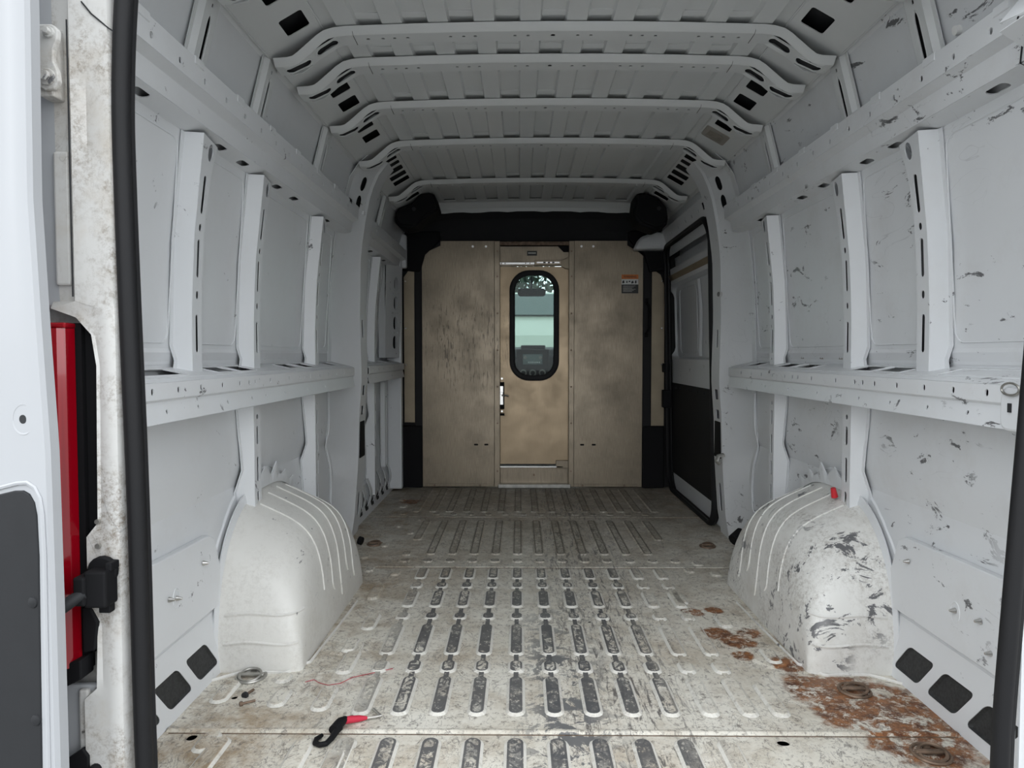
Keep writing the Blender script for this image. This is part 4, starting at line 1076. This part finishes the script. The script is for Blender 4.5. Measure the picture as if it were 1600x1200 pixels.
t = thing('bungee_cord', (-.54, 1.75, 0), 'black bungee hook on a short end of red cord lying on the floor', 'bungee cord')
MB().tube([(-.572, 1.722, .010), (-.582, 1.705, .009), (-.580, 1.688, .009), (-.566, 1.678, .010), (-.552, 1.682, .011), (-.545, 1.700, .013), (-.540, 1.730, .016), (-.536, 1.745, .017)], [.0045, .006, .0065, .0065, .0065, .007, .008, .009], 9).build('hook', 'black', t, smooth=True)
MB().tube([(-.550, 1.735, .016), (-.540, 1.765, .018), (-.532, 1.785, .017)], [.013, .0155, .010], 10, flat=.8).build('hook_clamp', 'black', t, smooth=True)
MB().tube([(-.535, 1.778, .017), (-.520, 1.788, .015), (-.50, 1.799, .012), (-.482, 1.806, .010)], [.009, .009, .008, .004], 9).build('cord', 'red_cord', t, smooth=True)
for x, y, a, lab in ((-.835, 1.935, .3, 'small dark round-headed bolt nearest the left wheel arch'), (-.825, 1.885, 1.0, 'small rusty brown screw just in front of the dark bolt')):
    t = thing('loose_screw', (x, y, 0), lab, 'screw', 'loose fasteners on the floor'); d = Vector((math.sin(a), math.cos(a), 0))*.032
    MB().cyl(Vector((x, y, .007)), Vector((x, y, .007))+d, .0035, 8).build('shank', 'iron', t)
    MB().cyl(Vector((x, y, .007))-d*.25, Vector((x, y, .007)), .009 if a < .5 else .006, 10).build('head', 'cavity' if a < .5 else 'iron', t)
o = MB().tube([(-.70, 2.02, .004), (-.68, 2.035, .004), (-.66, 2.015, .004), (-.63, 1.998, .005), (-.60, 2.012, .004), (-.575, 2.05, .004), (-.54, 2.07, .004), (-.47, 2.11, .004)], .0009, 5).build('red_wire', 'red_cord', smooth=True); tag(o, 'thin red wire curling across the floor by the left arch', 'wire')
o = MB().tube([(-.495, 1.805, .008), (-.462, 1.815, .0075), (-.45, 1.822, .008), (-.463, 1.838, .0075), (-.478, 1.858, .008)], .0032, 6).build('metal_clip', 'zinc', smooth=True); tag(o, 'small bent metal clip lying beside the red cord', 'clip')

# ================================================================ CAB AND WHAT LIES AHEAD
b = MB()
b.box((-.9, 5.2, -.1), (.9, 7.2, 0)); b.box((-.95, 5.2, 1.80), (.95, 6.25, 1.85)); b.box((-1.0, 5.2, 0), (-.95, 6.9, .95)); b.box((.95, 5.2, 0), (1.0, 6.9, .95)); b.box((-1, 6.95, 0), (1, 7.0, .98))
b.build('cab_shell', 'dash', kind='structure')
t = thing('dashboard', (0, 6.4, .5), 'grey dashboard seen through the partition window', 'dashboard')
MB().prism([(6.35, .25), (6.28, .55), (6.22, .70), (6.24, .90), (6.30, .965), (6.45, .985), (6.95, .97), (6.95, .25)], lambda a, c: (-.85, a, c), (1.7, 0, 0)).build('dash_body', 'dash', t, bevel=.015)
MB().box((-.13, 6.215, .70), (.15, 6.235, .965)).build('centre_stack', 'black', t, bevel=.012)
MB().box((-.075, 6.205, .835), (.095, 6.217, .925)).build('radio', 'vehicle_glass', t, bevel=.003)
for x in (-.055, .075): MB().cyl((x, 6.19, .895), (x, 6.207, .895), .014, 14).build('radio_knob', 'speaker_grille', t)
for i in range(6): MB().box((-.03+.018*i, 6.20, .85), (-.018+.018*i, 6.206, .86)).build('radio_button', 'white_label', t)
for x in (-.07, .01, .09):
    MB().cyl((x, 6.195, .765), (x, 6.217, .765), .030, 18).build('climate_dial', 'speaker_grille', t, bevel=.003)
    MB().cyl((x, 6.185, .765), (x, 6.197, .765), .018, 18).build('dial_knob', 'black', t, bevel=.003)
MB().box((-.09, 6.30, .965), (.12, 6.42, 1.00)).build('dash_tray', 'dash', t, bevel=.01)
t = thing('rearview_mirror', (.0, 6.2, 1.44), 'dark rear-view mirror hanging inside the windshield', 'mirror')
MB().prism(slot(.0, 1.440, .235, .066, .028, 5), lambda a, c: (a, 6.18, c), (0, .03, 0)).build('mirror_housing', 'black', t, bevel=.006)
MB().cyl((.0, 6.20, 1.47), (0, 6.30, 1.58), .010, 8).build('mirror_stem', 'black', t)
o = MB().add([(-.85, 6.95, .98), (.85, 6.95, .98), (.80, 6.25, 1.80), (-.80, 6.25, 1.80)], [(0, 1, 2, 3)]).build('window_1', 'glass', kind='structure')
t = thing('parked_van', (0, 9.5, -.62), 'white vehicle parked ahead, seen through the windshield', 'van')
MB().prism([(9.0, -.30), (9.0, .75), (9.04, 1.00), (9.20, 1.16), (9.75, 1.40), (10.25, 1.74), (10.5, 1.80), (14, 1.80), (14, -.30)], lambda a, c: (-1.0, a, c), (2.0, 0, 0)).build('van_body', 'vehicle_white', t, bevel=.04, seg=3)
MB().prism([(9.78, 1.425), (10.24, 1.735), (10.23, 1.745), (9.77, 1.435)], lambda a, c: (-.88, a-.012, c+.012), (1.76, 0, 0)).build('windshield', 'vehicle_glass', t)
MB().box((-.60, 8.97, .70), (.60, 9.01, .92)).build('grille', 'black', t, bevel=.01)
MB().box((-1.0, 8.93, -.1), (1.0, 9.05, .25)).build('bumper', 'black', t, bevel=.03)
for s in (-1, 1):
    MB().box((s*.80-.15, 8.97, .62), (s*.80+.15, 9.05, .88)).build('headlight', 'bright', t, bevel=.02)
    MB().cyl((s*.85-.10, 9.9, -.28), (s*.85+.10, 9.9, -.28), .34, 24).build('wheel', 'black', t, bevel=.02)
for i, (x, y, h, r_, lab) in enumerate(((-.35, 18, 5.4, 1.7, 'leafy tree straight ahead, seen through the windshield'), (4.2, 23, 6.0, 1.8, 'leafy tree ahead on the right, seen through the windshield'))):
    t = thing('tree', (x, y, -.62), lab, 'tree', 'trees ahead of the cab')
    MB().tube([(x, y, -.62), (x+.1, y, 1.2), (x-.1, y+.1, 2.6), (x, y, h*.8)], [.22, .17, .13, .05], 9).build('trunk', 'bark', t, smooth=True)
    b = MB(); rnd = random.Random(i)
    for c in range(60):
        v = Vector((rnd.gauss(0, 1), rnd.gauss(0, 1), rnd.gauss(0, 1))).normalized()*rnd.uniform(.3, 1)
        cx, cy, cz = x+v.x*r_, y+v.y*r_, h*.55+v.z*r_*.95
        for q in range(36):
            p = Vector((cx+rnd.gauss(0, .28), cy+rnd.gauss(0, .28), cz+rnd.gauss(0, .24))); a = Vector((rnd.uniform(-1, 1), rnd.uniform(-1, 1), rnd.uniform(-1, 1))).normalized(); c2 = a.orthogonal().normalized()
            k = .10
            b.add([p-a*k, p+c2*k*.5, p+a*k, p-c2*k*.5], [(0, 1, 2, 3)])
    b.build('foliage', 'leaf', t, kind='stuff')
